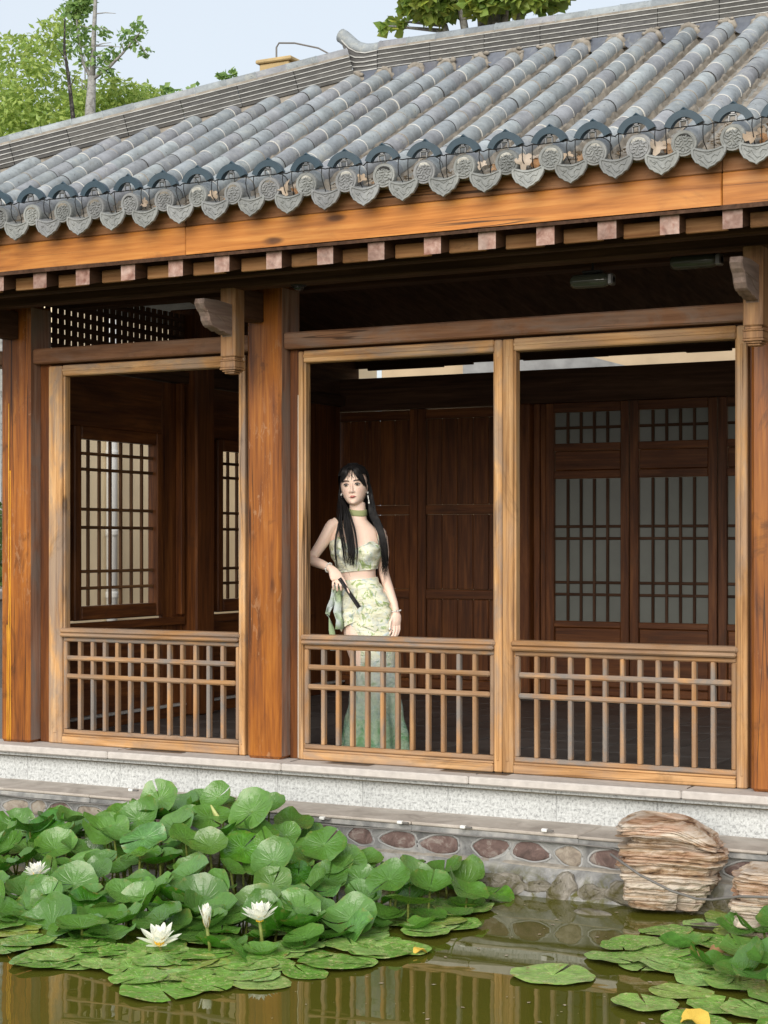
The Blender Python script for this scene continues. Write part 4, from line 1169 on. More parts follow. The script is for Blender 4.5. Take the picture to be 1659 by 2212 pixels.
# footprint: front edge and skyline read off the photograph, then filled in depth
front = [(-3.2, -1.2), (-2.2, -1.75), (-1.2, -2.15), (-.4, -2.45), (.293, -2.54), (.637, -2.63), (.846, -2.61), (1.119, -2.58), (1.40, -2.42), (1.55, -2.12), (1.68, -1.75), (1.74, -1.3), (1.78, -.9)]
skyl = [(-3.0, .10), (-1.17, .13), (-.855, .19), (-.55, .235), (-.254, .30), (.033, .31), (.228, .36), (.40, .34), (.555, .325), (.688, .24), (.973, .20), (1.225, .17), (1.422, .11), (1.59, .05), (1.75, .02)]
spots = []
def far_enough(p, dmin, lst):
    return all((p[0] - q[0]) ** 2 + (p[1] - q[1]) ** 2 + ((p[2] - q[2]) * .8) ** 2 > dmin * dmin for q in lst)
placed = []
tries = 0
while len(placed) < 252 and tries < 30000:
    tries += 1
    X = r4.uniform(-2.6, 1.76)
    yf = interp(front, X)[0]
    Y = r4.uniform(yf, -.68)
    t_ = (Y - yf) / (-.68 - yf + 1e-6)
    hm = interp(skyl, X)[0]
    if t_ < .13: continue
    h = hm * (sstep(.06, .95, t_) ** .75)
    lvl = r4.random()
    z = WZ + h * (1.0 if lvl < .62 else r4.uniform(.45, .85)) + r4.uniform(-.02, .012)
    z = max(z, WZ + .015)
    p = (X, Y, z)
    if X > 1.5 and Y < -1.6 and t_ < .3: continue
    if not far_enough(p, .100, placed): continue
    placed.append(p)
    ax = Vector((r4.gauss(0, .33), r4.gauss(-.30, .33), 1.0))
    if z - WZ < .06: ax = Vector((r4.gauss(0, .1), r4.gauss(-.05, .1), 1))
    spots.append((p, ax, r4.uniform(.076, .116), False))
tries = 0; low = []
while len(low) < 34 and tries < 4000:
    tries += 1
    X = r4.uniform(-.9, 1.7); yf = interp(front, X)[0]; t_ = r4.uniform(.10, .5); Y = lerp(yf, -.68, t_)
    p = (X, Y, WZ + .015 + .09 * t_ + r4.uniform(0, .05))
    if not far_enough(p, .10, low): continue
    low.append(p); spots.append((p, Vector((r4.gauss(0, .4), r4.gauss(-.35, .35), 1)), r4.uniform(.09, .13), False))
# named big leaves of the skyline and the front
def big(px_, py_, Y, rad, nx_=0.0, ny_=-.6):
    p = onY(px_, py_, Y); spots.append(((p.x, p.y, p.z), Vector((nx_, ny_, 1)), rad, False))
for a in ((470, 1722, -.86, .085, .1, -1.5), (545, 1752, -1.0, .125, .0, -1.1), (345, 1728, -.95, .115, .1, -1.2), (100, 1790, -1.0, .125, -.2, -.9), (300, 1770, -1.1, .115, .2, -1.0),
          (180, 1880, -1.6, .115, .1, -.9), (380, 1790, -1.2, .12, -.1, -.9), (840, 1900, -1.3, .105, .1, -.6), (590, 1860, -1.35, .11, .2, -.9), (110, 2000, -2.2, .14, -.3, -1.0), (60, 1970, -2.1, .11, .2, -.8),
          (560, 1960, -1.75, .12, -.2, -.7), (640, 1965, -1.75, .115, .25, -.6), (300, 1960, -1.9, .12, .0, -.9), (700, 1825, -1.1, .11, .2, -.8), (930, 1915, -1.15, .105, .3, -.25), (1010, 1928, -1.05, .10, .3, -.15), (760, 1985, -1.7, .12, .1, -.9)):
    big(*a)
def pads(lst):
    for (px_, py_, rad) in lst:
        p = onZ(px_, py_, WZ)
        spots.append(((p.x, p.y, WZ + .006 + r4.uniform(0, .012)), Vector((r4.gauss(0, .025), r4.gauss(0, .025), 1)), rad, True))
pads([(105, 2080, .16), (200, 2060, .14), (280, 2095, .12), (470, 2040, .14), (430, 2070, .13), (540, 2060, .13), (640, 2052, .12), (520, 2108, .13), (390, 2112, .14), (300, 2120, .12), (560, 2125, .13),
      (600, 2015, .13), (690, 2000, .12), (780, 2010, .13), (860, 1995, .12), (720, 2085, .15), (820, 2062, .12), (760, 2048, .12), (900, 1985, .12), (840, 1972, .12), (1000, 1965, .15), (930, 2010, .13), (660, 2105, .10), (450, 2135, .10), (250, 2068, .14), (60, 2040, .13), (20, 2015, .13), (340, 2050, .13), (410, 2025, .12), (940, 1960, .12)])
for i in range(46):
    px_ = r4.uniform(-20, 1010); fr_ = interp([(-20, 2045), (100, 2085), (330, 2118), (600, 2115), (700, 2088), (830, 2062), (960, 2025), (1010, 1985)], px_)[0]
    pads([(px_, fr_ - r4.uniform(-6, 60), r4.uniform(.085, .135))])
clump('water_lily', 'tall dense clump of water lily leaves against the wall at left', spots)

spots = []
def rpads(lst, flat_=True):
    for (px_, py_, rad, h) in lst:
        p = onZ(px_, py_, WZ + h)
        spots.append(((p.x, p.y, p.z + .006 + r4.uniform(0, .01)), Vector((r4.gauss(0, .03 if flat_ else .16), r4.gauss(0, .03) if flat_ else r4.gauss(-.12, .15), 1)), rad, flat_))
rpads([(1330, 2075, .14, 0), (1375, 2040, .13, 0), (1430, 2060, .13, 0), (1500, 2085, .15, 0), (1560, 2040, .13, 0), (1440, 2015, .12, 0), (1530, 2000, .12, 0), (1480, 2030, .12, 0), (1600, 2020, .12, 0), (1570, 1985, .11, 0),
       (1395, 2175, .13, 0), (1470, 2150, .12, 0), (1450, 2095, .13, 0), (1520, 2120, .13, 0), (1560, 2100, .12, 0), (1400, 2090, .12, 0), (1345, 2050, .11, 0), (1560, 2180, .14, 0), (1640, 2190, .14, 0), (1640, 2120, .14, 0), (1590, 2130, .13, 0), (1500, 2215, .13, 0), (1620, 2240, .14, 0), (1690, 2160, .14, 0), (1700, 2050, .14, 0), (1760, 2110, .14, 0), (1720, 2230, .14, 0)])
rpads([(1545, 2090, .10, .02), (1610, 2065, .11, .04), (1650, 2020, .10, .05), (1655, 2120, .13, .06), (1590, 2010, .09, .03), (1470, 2050, .09, .015), (1600, 2105, .11, .04), (1690, 2080, .13, .10), (1700, 2000, .12, .08), (1740, 2150, .13, .1)], False)
clump('water_lily', 'low spreading clump of lily pads at the lower right corner of the pond', spots)

# single floating pads
for px_, py_, rad, lab in ((1195, 2110, .165, 'single yellow-mottled lily pad floating in open water right of centre'), (350, 2143, .165, 'mottled lily pad floating in front of the left lily clump'),
                           (1133, 1908, .10, 'small bright green lily pad floating near the pond wall'), (490, 2085, .13, 'ragged lily pad floating below the white flowers')):
    p = onZ(px_, py_, WZ)
    tag(put('lily_pad', pad_me[r4.randrange(6)], None, (p.x, p.y, WZ + .008), (r4.uniform(-.02, .02), r4.uniform(-.02, .02), r4.uniform(0, 6)), rad), lab, 'lily pad', 'lily pads floating alone')

# flowers
def petal_mesh(name, m, L=1.0, W=.17, cupf=.22):
    b = MB(); V = []; F = []
    for j in range(8):
        q = j / 7; w_ = W * (sin(pi * min(1, q * .92 + .06)) ** .75) * (1.0 if q < .95 else .5)
        for i in range(5):
            u = lerp(-1, 1, i / 4); V.append((u * w_, L * q, cupf * (q ** 2) * .5 + .30 * w_ * u * u))
    for j in range(7):
        for i in range(4): F.append((j * 5 + i, j * 5 + i + 1, j * 5 + i + 6, j * 5 + i + 5))
    b.add(V, F); return b.mesh(name, m, True)
pt_me = petal_mesh('petal', M['petal']); sp_me = petal_mesh('sepal', M['sepal'], 1, .19)
def flower(px_, py_, z, size, openness, label, cat='flower', sepals=False):
    p = onZ(px_, py_, z)
    o = empty('water_lily_flower', p); tag(o, label, cat, 'white water lily flowers')
    o.rotation_euler = (r4.uniform(.05, .25), r4.uniform(-.12, .12), 0)
    for ring, (n, el, sc) in enumerate(((8, .30, 1.0), (8, .62, .92), (7, .95, .80), (5, 1.2, .62))):
        for i in range(n):
            a = 2 * pi * (i + .5 * (ring % 2)) / n + r4.uniform(-.12, .12)
            e = lerp(1.42, el, openness) + r4.uniform(-.09, .09)
            Mx = Matrix.Rotation(a, 4, 'Z') @ Matrix.Rotation(e, 4, 'X')
            put('petal', pt_me, o, (0, 0, .004 * ring), Mx.to_euler(), size * sc * r4.uniform(.92, 1.06))
    if sepals:
        for i in range(4):
            Mx = Matrix.Rotation(2 * pi * i / 4 + .5, 4, 'Z') @ Matrix.Rotation(lerp(1.45, .3, openness) - .04, 4, 'X'); put('sepal', sp_me, o, (0, 0, -.006), Mx.to_euler(), size * .86)
    b = MB()
    for i in range(34):
        a = i * 2.4; r = .10 * sqrt(i / 34) ; b.tube([(r * cos(a) * size * 1.4, r * sin(a) * size * 1.4, .0), (r * cos(a) * size * 2.3, r * sin(a) * size * 2.3, size * .30)], size * .022, 4)
    if openness > .5: b.build('stamens', M['stamen'], o)
    b = MB(); b.tube([(0, 0, .0), (.008, .0, -(z - WZ) * .5 - .02), (.0, .01, -(z - WZ) - .06)], .007, 7); b.build('stalk', M['stem'], o, True)
flower(345, 2042, WZ + .035, .105, .96, 'wide open white water lily showing its yellow stamens, lowest of the flowers')
flower(447, 2003, WZ + .115, .098, .16, 'half closed white water lily on a tall stalk between two open flowers', sepals=True)
flower(561, 1990, WZ + .12, .095, .85, 'open white water lily raised on a stalk, right-most of the flowers')
flower(80, 1892, WZ + .16, .075, .95, 'small white water lily half hidden among the leaves at far left')

# withered leaves and fallen bits
def fallen(px_, py_, z, s_, m, label, seed, lob=3, tilt=.3):
    p = onZ(px_, py_, z); o = curled_leaf(seed, lob).build('fallen_leaf', m, None, True, p, (tilt, .1, seed * 1.3)); o.scale = (s_,) * 3
    tag(o, label, 'leaf')
fallen(765, 1998, WZ + .05, .075, M['dry_brown'], 'curled brown withered leaf on the lily pads in the middle', 3)
fallen(1528, 2058, WZ + .04, .07, M['dry_brown'], 'crumpled brown withered leaf on the right lily clump', 8)
fallen(1497, 2200, WZ + .03, .06, M['yellow_leaf'], 'bright yellow lily leaf at the bottom right corner', 5, 1)
fallen(880, 1653, .004, .035, M['yellow_leaf'], 'small yellow leaf fallen on the granite edge slab below the middle railing', 6, 2, .05)
fallen(1588, 1975, WZ + .02, .035, M['yellow_leaf'], 'small orange leaf floating by the right rock', 9, 2, .05)
fallen(908, 2052, WZ + .02, .03, M['yellow_leaf'], 'tiny yellow leaf on a floating pad right of the white flowers', 10, 2, .05)
o = None
p = onY(472, 1760, -1.0)
b = MB(); b.loft([[(-.012, 0, 0), (.012, 0, 0), (.010, .008, 0), (-.01, .008, 0)], [(-.02, -.01, .05), (.014, -.01, .05), (.012, .004, .05), (-.015, .004, .05)], [(-.03, -.03, .11), (-.022, -.03, .11), (-.022, -.026, .11), (-.03, -.026, .11)]])
t = NT('rolled young leaf', .4, .4); t.col((.42, .45, .16)); tag(b.build('rolled_leaf', t.mat, None, True, (p.x, p.y, p.z - .06)), 'pale yellow-green rolled young leaf standing among the tall lily leaves', 'leaf')

# ------------------------------------------------------------------ buildings behind
tb = empty('plaster_building', (0, 6.5, 0)); tag(tb, 'tan plastered building behind the pavilion with an ochre parapet block above the ridge', 'building')
def tbox(name, m, x0, x1, y0, y1, z0, z1, bev=.01): return pbox(name, m, x0, x1, y0 - 6.5, y1 - 6.5, z0, z1, bev, tb)
tbox('wall', M['tan'], -2.7, 7.5, 6.5, 9.5, -.05, 4.3)
tbox('parapet_block', M['tan_top'], -4.10, -3.76, 6.55, 7.3, -.05, 5.96)
tbox('parapet_cap', M['tan_top'], -4.13, -3.72, 6.52, 7.34, 5.961, 6.0)
def _c(px_, py_, Y): q = onY(px_, py_, Y); return (q.x, Y - 6.5, q.z)
b = MB(); b.loft([[_c(1000, 745, 5.7), _c(1205, 752, 5.7), _c(1352, 790, 5.7), _c(1000, 830, 5.7)], [_c(1000, 745, 6.4), _c(1205, 752, 6.4), _c(1352, 790, 6.4), _c(1000, 830, 6.4)]]); b.build('grey_canopy', M['cement'], tb)
b = MB(); b.tube([(-3.93, .1, 5.98), (-3.93, .1, 6.12), (-3.90, .1, 6.16), (-3.72, .1, 6.135), (-3.45, .1, 6.05), (-3.2, .1, 5.9)], .009, 6); b.build('wire_hoop', M['cable_grey'], tb)
cw = empty('cream_wall', (-4.3, 3.55, 0)); tag(cw, 'cream wall with a white downpipe seen through the side lattice windows', 'wall')
pbox('wall_face', M['cream'], -.25, 0, 0, 5.9, -.05, 3.7, .01, cw)
b = MB(); b.tube([(.06, .75, 0), (.06, .75, 3.5)], .05, 12); 
for z in (.7, 1.25, 1.95): b.lathe([(.056, z), (.056, z + .02), (.056, z + .04), (.056, z + .06)], 12, M=Matrix.Translation((.06, .75, 0)))
b.build('downpipe', M['pipe_white'], cw, True)
gw = empty('low_wall', (-4.75, 2.9, 0)); tag(gw, 'low grey stone wall glimpsed left of the left column', 'wall'); pbox('wall_face', M['cement'], -1.6, .3, 0, .3, -.05, .72, .01, gw); pbox('wall_cap', M['slab'], -1.65, .34, -.04, .34, .722, .80, .01, gw)

# ------------------------------------------------------------------ trees
def leaves(b, c, rad, n, size, asp, rr, droop=0.0):
    for i in range(n):
        while True:
            p = Vector((rr.uniform(-1, 1), rr.uniform(-1, 1), rr.uniform(-1, 1)))
            if .12 < p.length < 1: break
        p = Vector((p.x * rad[0], p.y * rad[1], p.z * rad[2])) + Vector(c)
        l = size * rr.uniform(.6, 1.25); w_ = l * asp
        d = Vector((rr.gauss(0, 1), rr.gauss(0, 1), rr.gauss(-droop, .7))).normalized()
        s = d.cross(Vector((rr.gauss(0, 1), rr.gauss(0, 1), rr.gauss(0, 1)))).normalized()
        k = s.cross(d) * (w_ * .3)
        b.add([p, p + d * l * .45 + s * w_ + k, p + d * l, p + d * l * .45 - s * w_ + k], [(0, 1, 2), (0, 2, 3)])
rt = random.Random(31)
def T(px_, py_, Y): return onY(px_, py_, Y)
pxm = 10.5 / 2400
# dense pale bamboo-like mass at the left
t1 = empty('bamboo_grove', (-8.6, 10, 0)); t1.location = (0, 0, 0)
tag(t1, 'bushy pale green bamboo-like tree rising behind the roof at upper left', 'tree', 'trees behind the pavilion')
b = MB(); bt_ = MB()
m_px = lambda Y, px_: (T(px_ + 100, 100, Y) - T(px_, 100, Y)).length / 100
def cl(px_, py_, rpx, n, Y, bb, size, asp=.17, droop=.5, sq=.8):
    k = m_px(Y, px_); c = T(px_, py_, Y); leaves(bb, c, (rpx * k, rpx * k * 1.1, rpx * k * sq), n, size, asp, rt, droop)
for px_, py_, rpx, n in ((20, 250, 75, 900), (110, 265, 70, 800), (200, 255, 62, 700), (270, 225, 48, 480), (315, 212, 34, 240), (40, 175, 50, 430), (85, 120, 40, 300), (20, 110, 34, 180), (110, 70, 30, 200), (150, 185, 36, 200),
                         (85, 150, 30, 180), (-40, 200, 80, 800), (-60, 110, 60, 400), (140, 45, 22, 90), (245, 180, 26, 120), (60, 88, 26, 110), (130, 110, 22, 90), (175, 225, 40, 260), (330, 232, 26, 130), (-20, 300, 90, 900), (100, 330, 90, 900), (220, 310, 70, 600)):
    cl(px_, py_, rpx, int(n * (1.7 if py_ > 200 else .95)), 11 + rt.uniform(-.8, .8), b, .115, .2)
b.build('crown', M['bamboo'], t1)
for i in range(9):
    px_ = rt.uniform(-40, 300); a = T(px_ + rt.uniform(-20, 20), 900, 11.2); c = T(px_, rt.uniform(80, 250), 11.2 + rt.uniform(-.4, .4)); a.z = 0
    bt_.tube([a, a.lerp(c, .6) + Vector((rt.uniform(-.1, .1), 0, 0)), c], [.035, .028, .008], 6)
bt_.build('trunk', M['bark_grey'], t1, True)
# grey trunk with a forked sparse crown
t2 = empty('young_tree', (0, 0, 0)); tag(t2, 'slender grey forked tree with sparse leaves standing above the bamboo', 'tree', 'trees behind the pavilion')
Y2 = 9.6; g = T(196, 240, Y2); b = MB()
base = Vector((g.x - .05, Y2, 0))
b.tube([base, T(195, 240, Y2), T(199, 165, Y2)], [.10, .068, .050], 9)
b.tube([T(199, 168, Y2), T(202, 90, Y2), T(206, 0, Y2), T(209, -110, Y2)], [.042, .032, .024, .012], 7)
b.tube([T(198, 170, Y2), T(178, 132, Y2), T(168, 70, Y2), T(163, 10, Y2), T(160, -60, Y2)], [.028, .02, .016, .013, .006], 6)
b.tube([T(199, 172, Y2), T(236, 145, Y2), T(265, 115, Y2), T(296, 78, Y2), T(315, 55, Y2)], [.026, .02, .015, .010, .004], 6)
for q in ((206, 30, 250, 29), (205, 60, 238, 66), (204, 100, 240, 92), (204, 100, 265, 102), (168, 56, 200, 62), (166, 35, 148, 20), (206, 118, 232, 135), (204, 145, 230, 150), (172, 105, 192, 98), (292, 84, 318, 120), (268, 112, 262, 95), (212, -30, 250, -45), (160, -20, 140, -45)):
    b.tube([T(q[0], q[1], Y2), T((q[0] + q[2]) / 2, (q[1] + q[3]) / 2 - 2, Y2 - .05), T(q[2], q[3], Y2 - .1)], [.009, .007, .003], 5)
b.build('trunk', M['bark_grey'], t2, True)
b = MB()
for px_, py_, rpx, n in ((165, 22, 24, 130), (178, 5, 22, 110), (160, -30, 30, 140), (222, 70, 14, 26), (240, 118, 16, 30), (228, 150, 16, 30), (270, 78, 16, 34), (300, 62, 18, 36), (316, 112, 12, 22), (172, 70, 20, 46), (182, 92, 20, 40), (190, 130, 24, 46), (150, 95, 20, 36), (210, -70, 30, 90), (240, -45, 22, 50), (285, 95, 14, 20), (155, 60, 14, 30), (214, 130, 20, 30)):
    cl(px_, py_, rpx, int(n * 1.5), Y2, b, .085, .30, .2)
b.build('crown', M['sparse'], t2)
t3 = empty('bare_tree', (0, 0, 0)); tag(t3, 'thin dark leaning bare trunk among the bamboo at upper left', 'tree', 'trees behind the pavilion')
Y3 = 8.8; b = MB(); g = T(158, 260, Y3)
b.tube([Vector((g.x + .1, Y3, 0)), T(158, 255, Y3), T(148, 165, Y3), T(139, 110, Y3), T(140, 40, Y3)], [.055, .028, .022, .017, .008], 8)
b.tube([T(140, 125, Y3), T(125, 105, Y3)], [.01, .004], 5); b.tube([T(150, 190, Y3), T(163, 165, Y3)], [.01, .004], 5)
b.build('trunk', M['bark_dark'], t3, True)
# broad-leaved tree behind the main ridge
t4 = empty('plane_tree', (0, 0, 0)); tag(t4, 'broad-leaved tree with yellowing leaves showing above the main ridge at top right', 'tree', 'trees behind the pavilion')
b = MB(); bt_ = MB(); Y4 = 10.8
for px_, py_, rpx, n in ((900, 0, 34, 180), (935, 10, 36, 220), (975, 5, 36, 220), (1040, -5, 40, 200), (1085, 0, 40, 220), (1130, -12, 36, 180), (1180, -10, 36, 160), (900, -70, 70, 500), (1000, -80, 80, 600), (1120, -90, 80, 600), (1220, -60, 60, 350), (1000, -190, 110, 900), (1130, -210, 100, 700), (1240, -150, 80, 500), (880, -150, 60, 350), (845, 58, 16, 14), (866, 48, 10, 10), (925, -20, 40, 240), (1060, -40, 50, 300)):
    cl(px_, py_, rpx, int(n * 1.8), Y4 + rt.uniform(-.5, .5), b, .155, .42, .2)
b.build('crown', M['broad'], t4)
g = T(1060, -20, Y4)
bt_.tube([Vector((g.x, Y4, 0)), Vector((g.x + .1, Y4, 3.5)), Vector((g.x, Y4, 6.4)), T(1070, -200, Y4)], [.24, .2, .13, .05], 9)
for q in ((930, 5), (860, 45), (1000, -100), (1130, -60), (1200, -40), (900, -90), (840, 56)):
    bt_.tube([Vector((g.x + .05, Y4, 5.2)), T((q[0] + 1060) / 2, q[1] + 10, Y4), T(q[0], q[1], Y4)], [.07, .04, .01], 6)
bt_.build('trunk', M['bark_grey'], t4, True)
# far twigs above the hip ridge and a hedge at the extreme left
t5 = empty('garden_bush', (0, 0, 0)); tag(t5, 'green leafy bush seen past the left column', 'bush')
b = MB(); rt2 = rt
leaves(b, (-6.7, 5.1, 1.0), (.6, .6, .9), 2600, .10, .35, rt, .2); b.build('crown', M['hedge'], t5)
b = MB()
for i in range(5): b.tube([(-6.7 + .05 * i, 5.1, -.05), (-6.9 + .1 * i, 5.1, .9)], [.03, .012], 6)
b.build('stem', M['bark_grey'], t5)
t6 = empty('distant_tree', (0, 0, 0)); tag(t6, 'far treetop just peeping over the hip ridge near the ochre parapet block', 'tree', 'trees behind the pavilion')
b = MB()
for px_, py_, rpx, n in ((482, 166, 10, 20), (500, 160, 8, 14), (358, 196, 10, 20), (420, 215, 34, 60), (380, 225, 28, 50)): cl(px_, py_, rpx, n * 2, 14, b, .11, .35, .2)
b.build('crown', M['sparse'], t6); b = MB(); g = T(430, 200, 14); b.tube([(g.x, 14, 0), (g.x, 14, g.z)], [.15, .04], 7); b.build('trunk', M['bark_grey'], t6, True)

b = MB(); rd = random.Random(77)
for i in range(120):
    p = onZ(rd.uniform(560, 1659), rd.uniform(1950, 2210), WZ + .003); l = rd.choice((.003, .004, .006, .011)); a = rd.uniform(0, 6)
    b.add([(p.x + l * cos(a + q) * (1, .6, 1.1, .7)[k], p.y + l * sin(a + q) * (1, .6, 1.1, .7)[k], p.z) for k, q in enumerate((0, 1.5, 3.1, 4.6))], [(0, 1, 2, 3)])
o = stuff(b.build('pond_debris', M['litter'])); tag(o, 'tiny floating specks of leaf and petal scattered on the pond', 'debris')
# ------------------------------------------------------------------ the woman behind the middle railing
per = empty('person', (.325, .46, .002), YAW)
tag(per, 'woman with long black hair in a pale green floral dress behind the middle railing', 'person')
TOR = [(.74, .045, .150, .098, .100), (.78, .045, .146, .10, .104), (.84, .036, .146, .10, .108), (.90, .022, .132, .096, .097), (.95, .008, .114, .088, .084), (.99, -.004, .103, .080, .074), (1.03, -.007, .104, .080, .074),
       (1.08, -.010, .120, .086, .082), (1.13, -.014, .138, .090, .088), (1.18, -.016, .142, .088, .092), (1.23, -.013, .135, .078, .090), (1.262, -.012, .126, .066, .080), (1.285, -.012, .106, .056, .070),
       (1.305, -.011, .080, .052, .064), (1.325, -.008, .056, .048, .056), (1.36, -.004, .047, .045, .050), (1.42, -.006, .045, .043, .050)]
def tor_pt(z, a, off=0.0, bust=1.0):
    """a = 0 is the front (towards -y), positive a to the right"""
    cx, hw, hf, hb = interp(TOR, z)
    sx = sin(a); cy = -cos(a)
    x = cx + (hw + off) * (abs(sx) ** .85) * (1 if sx > 0 else -1)
    y = (hf + off if cy < 0 else hb + off) * cy
    if bust:
        for bx in (-.072, .062):
            d2 = ((x - bx) / .060) ** 2 + ((z - 1.135) / .055) ** 2
            if cy < .2: 
                g = math.exp(-d2) * .048 * bust
                y -= g
    tilt = .11 * (z - .99) if z > .99 else 0       # the shoulder at the left of the picture rides higher
    zz = z - (x - cx) * .10 * sstep(1.1, 1.28, z)
    return Vector((x, y + .012, zz))
SKIN = MB()
NA = 36
SKIN.loft([[tor_pt(z, 2 * pi * i / NA) for i in range(NA)] for z in [r[0] for r in TOR]])
def limb(pts, rad, n=14): SKIN.tube(pts, rad, n)
def joint(p, r): SKIN.ell(p, (r, r, r), 14, 10)
# right side of the picture: her left arm hangs down
limb([(.108, .012, 1.258), (.130, .018, 1.215), (.142, .040, 1.13), (.140, .058, 1.055), (.146, .050, 1.01), (.170, .028, .93), (.200, .0, .845), (.212, -.012, .80)], [.034, .037, .033, .029, .029, .029, .024, .020])
joint((.122, .014, 1.240), .037)
# left side of the picture: her right arm bends with the hand across the hip
limb([(-.115, .010, 1.306), (-.156, .004, 1.274), (-.202, -.006, 1.19), (-.246, -.02, 1.125), (-.270, -.034, 1.096)], [.034, .038, .035, .030, .028])
joint((-.146, .006, 1.284), .039)
joint((-.271, -.036, 1.094), .029)
limb([(-.273, -.036, 1.094), (-.245, -.066, 1.080), (-.205, -.100, 1.066), (-.168, -.126, 1.050), (-.150, -.136, 1.040)], [.028, .030, .027, .022, .020])
# legs and feet under the skirt
for sx, kx in ((-.02, .03), (.105, .125)):
    limb([(sx, .01, .80), (sx + .01, .0, .62), (kx, -.01, .45), (kx + .005, .012, .30), (kx + .005, .02, .09)], [.075, .07, .05, .048, .032])
    limb([(kx + .005, .03, .04), (kx, -.05, .03), (kx - .005, -.13, .018)], [.03, .03, .02])
def finger(pts, r0, n=8):
    k = len(pts); SKIN.tube(pts, [lerp(r0, r0 * .78, i / (k - 1)) for i in range(k)], n)
    SKIN.ell(pts[-1], (r0 * .78,) * 3, 8, 6); SKIN.ell(pts[0], (r0 * 1.05,) * 3, 8, 6)
# hand with the fan: back of the hand to the viewer, index along the fan, the others curled
def palm(rings):
    SKIN.loft([[Vector(c) + Vector(u) * cos(2 * pi * i / 12) + Vector(v) * sin(2 * pi * i / 12) for i in range(12)] for c, u, v in rings])
palm([((-.152, -.135, 1.042), (.012, .006, .019), (.008, .014, -.009)), ((-.137, -.146, 1.022), (.024, .010, .020), (.006, .013, -.008)), ((-.122, -.156, .998), (.034, .010, .014), (.005, .012, -.008)), ((-.113, -.160, .980), (.033, .008, .008), (.003, .010, -.006))])
finger([(-.086, -.158, .988), (-.070, -.176, .958), (-.058, -.184, .930), (-.047, -.186, .906)], .0085)
finger([(-.102, -.164, .976), (-.096, -.184, .948), (-.094, -.172, .926), (-.096, -.155, .922)], .0085)
finger([(-.120, -.162, .974), (-.118, -.182, .946), (-.116, -.170, .922), (-.115, -.153, .919)], .0084)
finger([(-.138, -.156, .976), (-.140, -.172, .950), (-.138, -.162, .928), (-.134, -.148, .925)], .0076)
finger([(-.112, -.135, 1.005), (-.092, -.140, .975), (-.082, -.150, .950), (-.078, -.156, .935)], .0092)
# hanging hand, seen from its back and thumb side
palm([((.213, -.013, .798), (.010, -.012, .0), (.016, .012, 0)), ((.215, -.018, .772), (.012, -.014, .0), (.026, .015, 0)), ((.212, -.022, .742), (.012, -.013, 0), (.029, .016, 0)), ((.208, -.024, .722), (.009, -.010, 0), (.028, .014, 0))])
finger([(.232, -.014, .724), (.232, -.020, .695), (.224, -.028, .670), (.212, -.034, .652)], .0080)
finger([(.218, -.022, .720), (.218, -.032, .690), (.210, -.042, .662), (.198, -.046, .644)], .0085)
finger([(.204, -.028, .720), (.204, -.040, .692), (.196, -.048, .668), (.186, -.050, .654)], .0082)
finger([(.190, -.032, .724), (.188, -.042, .700), (.182, -.048, .682), (.176, -.050, .670)], .0072)
finger([(.194, -.030, .768), (.182, -.045, .742), (.178, -.054, .716), (.178, -.058, .700)], .0088)
# head (built upright, then turned and tilted)
HC = Vector((-.016, .004, 1.40))
HM = Matrix.Translation(HC) @ Matrix.Rotation(radians(-9), 4, 'Z') @ Matrix.Rotation(radians(-4.5), 4, 'Y') @ Matrix.Rotation(radians(-2), 4, 'X')
HEAD = [(.000, .012, -.070, -.030), (.006, .028, -.081, -.018), (.016, .041, -.0845, .0), (.030, .050, -.085, .030), (.048, .059, -.0855, .062), (.070, .0665, -.086, .082), (.095, .0705, -.086, .092), (.118, .0725, -.085, .096), (.140, .073, -.087, .097),
        (.165, .070, -.084, .094), (.190, .061, -.070, .082), (.208, .046, -.050, .062), (.220, .028, -.028, .036), (.224, .008, -.01, .012)]
def head_pt(z, a, off=0.0):
    hw, yf, yb = interp(HEAD, z); hw *= 1.04; s, c = sin(a), -cos(a)
    p = 2.25
    k = (abs(s) ** p + abs(c) ** p) ** (-1 / p)
    x = (hw + off) * s * k; y = ((-yf + off) if c < 0 else (yb + off)) * c * k
    if c < 0:                                    # eye sockets, cheeks
        for ex in (-.033, .033):
            y += .006 * math.exp(-((x - ex) / .017) ** 2 - ((z - .113) / .012) ** 2)
            y -= .003 * math.exp(-((x - ex * 1.15) / .02) ** 2 - ((z - .078) / .018) ** 2)
    return Vector((x, y, z))
hz_ = [0, .003, .006, .011, .016, .023, .03, .039, .048, .059, .07, .082, .095, .106, .118, .129, .14, .152, .165, .178, .19, .2, .208, .216, .22, .224]
SKIN.loft([[HM @ head_pt(z, 2 * pi * i / 40) for i in range(40)] for z in hz_])
def hp(*p): return HM @ Vector(p)
SKIN.tube([hp(0, -.081, .125), hp(0, -.088, .105), hp(0, -.095, .088), hp(0, -.099, .074), hp(0, -.096, .067)], [.0055, .0068, .0085, .0105, .007], 10)
for sx in (-1, 1):
    SKIN.ell(hp(.0105 * sx, -.0895, .0705), (.0065, .008, .0058), 8, 6)
    SKIN.ell(hp(.0735 * sx, .012, .098), (.006, .014, .024), 10, 8); SKIN.ell(hp(.072 * sx, .004, .078), (.005, .008, .009), 8, 6)
SKIN.ell(hp(0, -.078, .013), (.016, .010, .010), 10, 8)
SKIN.ell(hp(0, -.0865, .0435), (.022, .0045, .007), 10, 6)
raw = SKIN.mesh('body_raw', [])
tmp = bpy.data.objects.new('body_raw', raw); COL.objects.link(tmp)
rm_ = tmp.modifiers.new('r', 'REMESH'); rm_.mode = 'VOXEL'; rm_.voxel_size = .0034; rm_.use_smooth_shade = True
sm_ = tmp.modifiers.new('s', 'SMOOTH'); sm_.factor = .5; sm_.iterations = 4
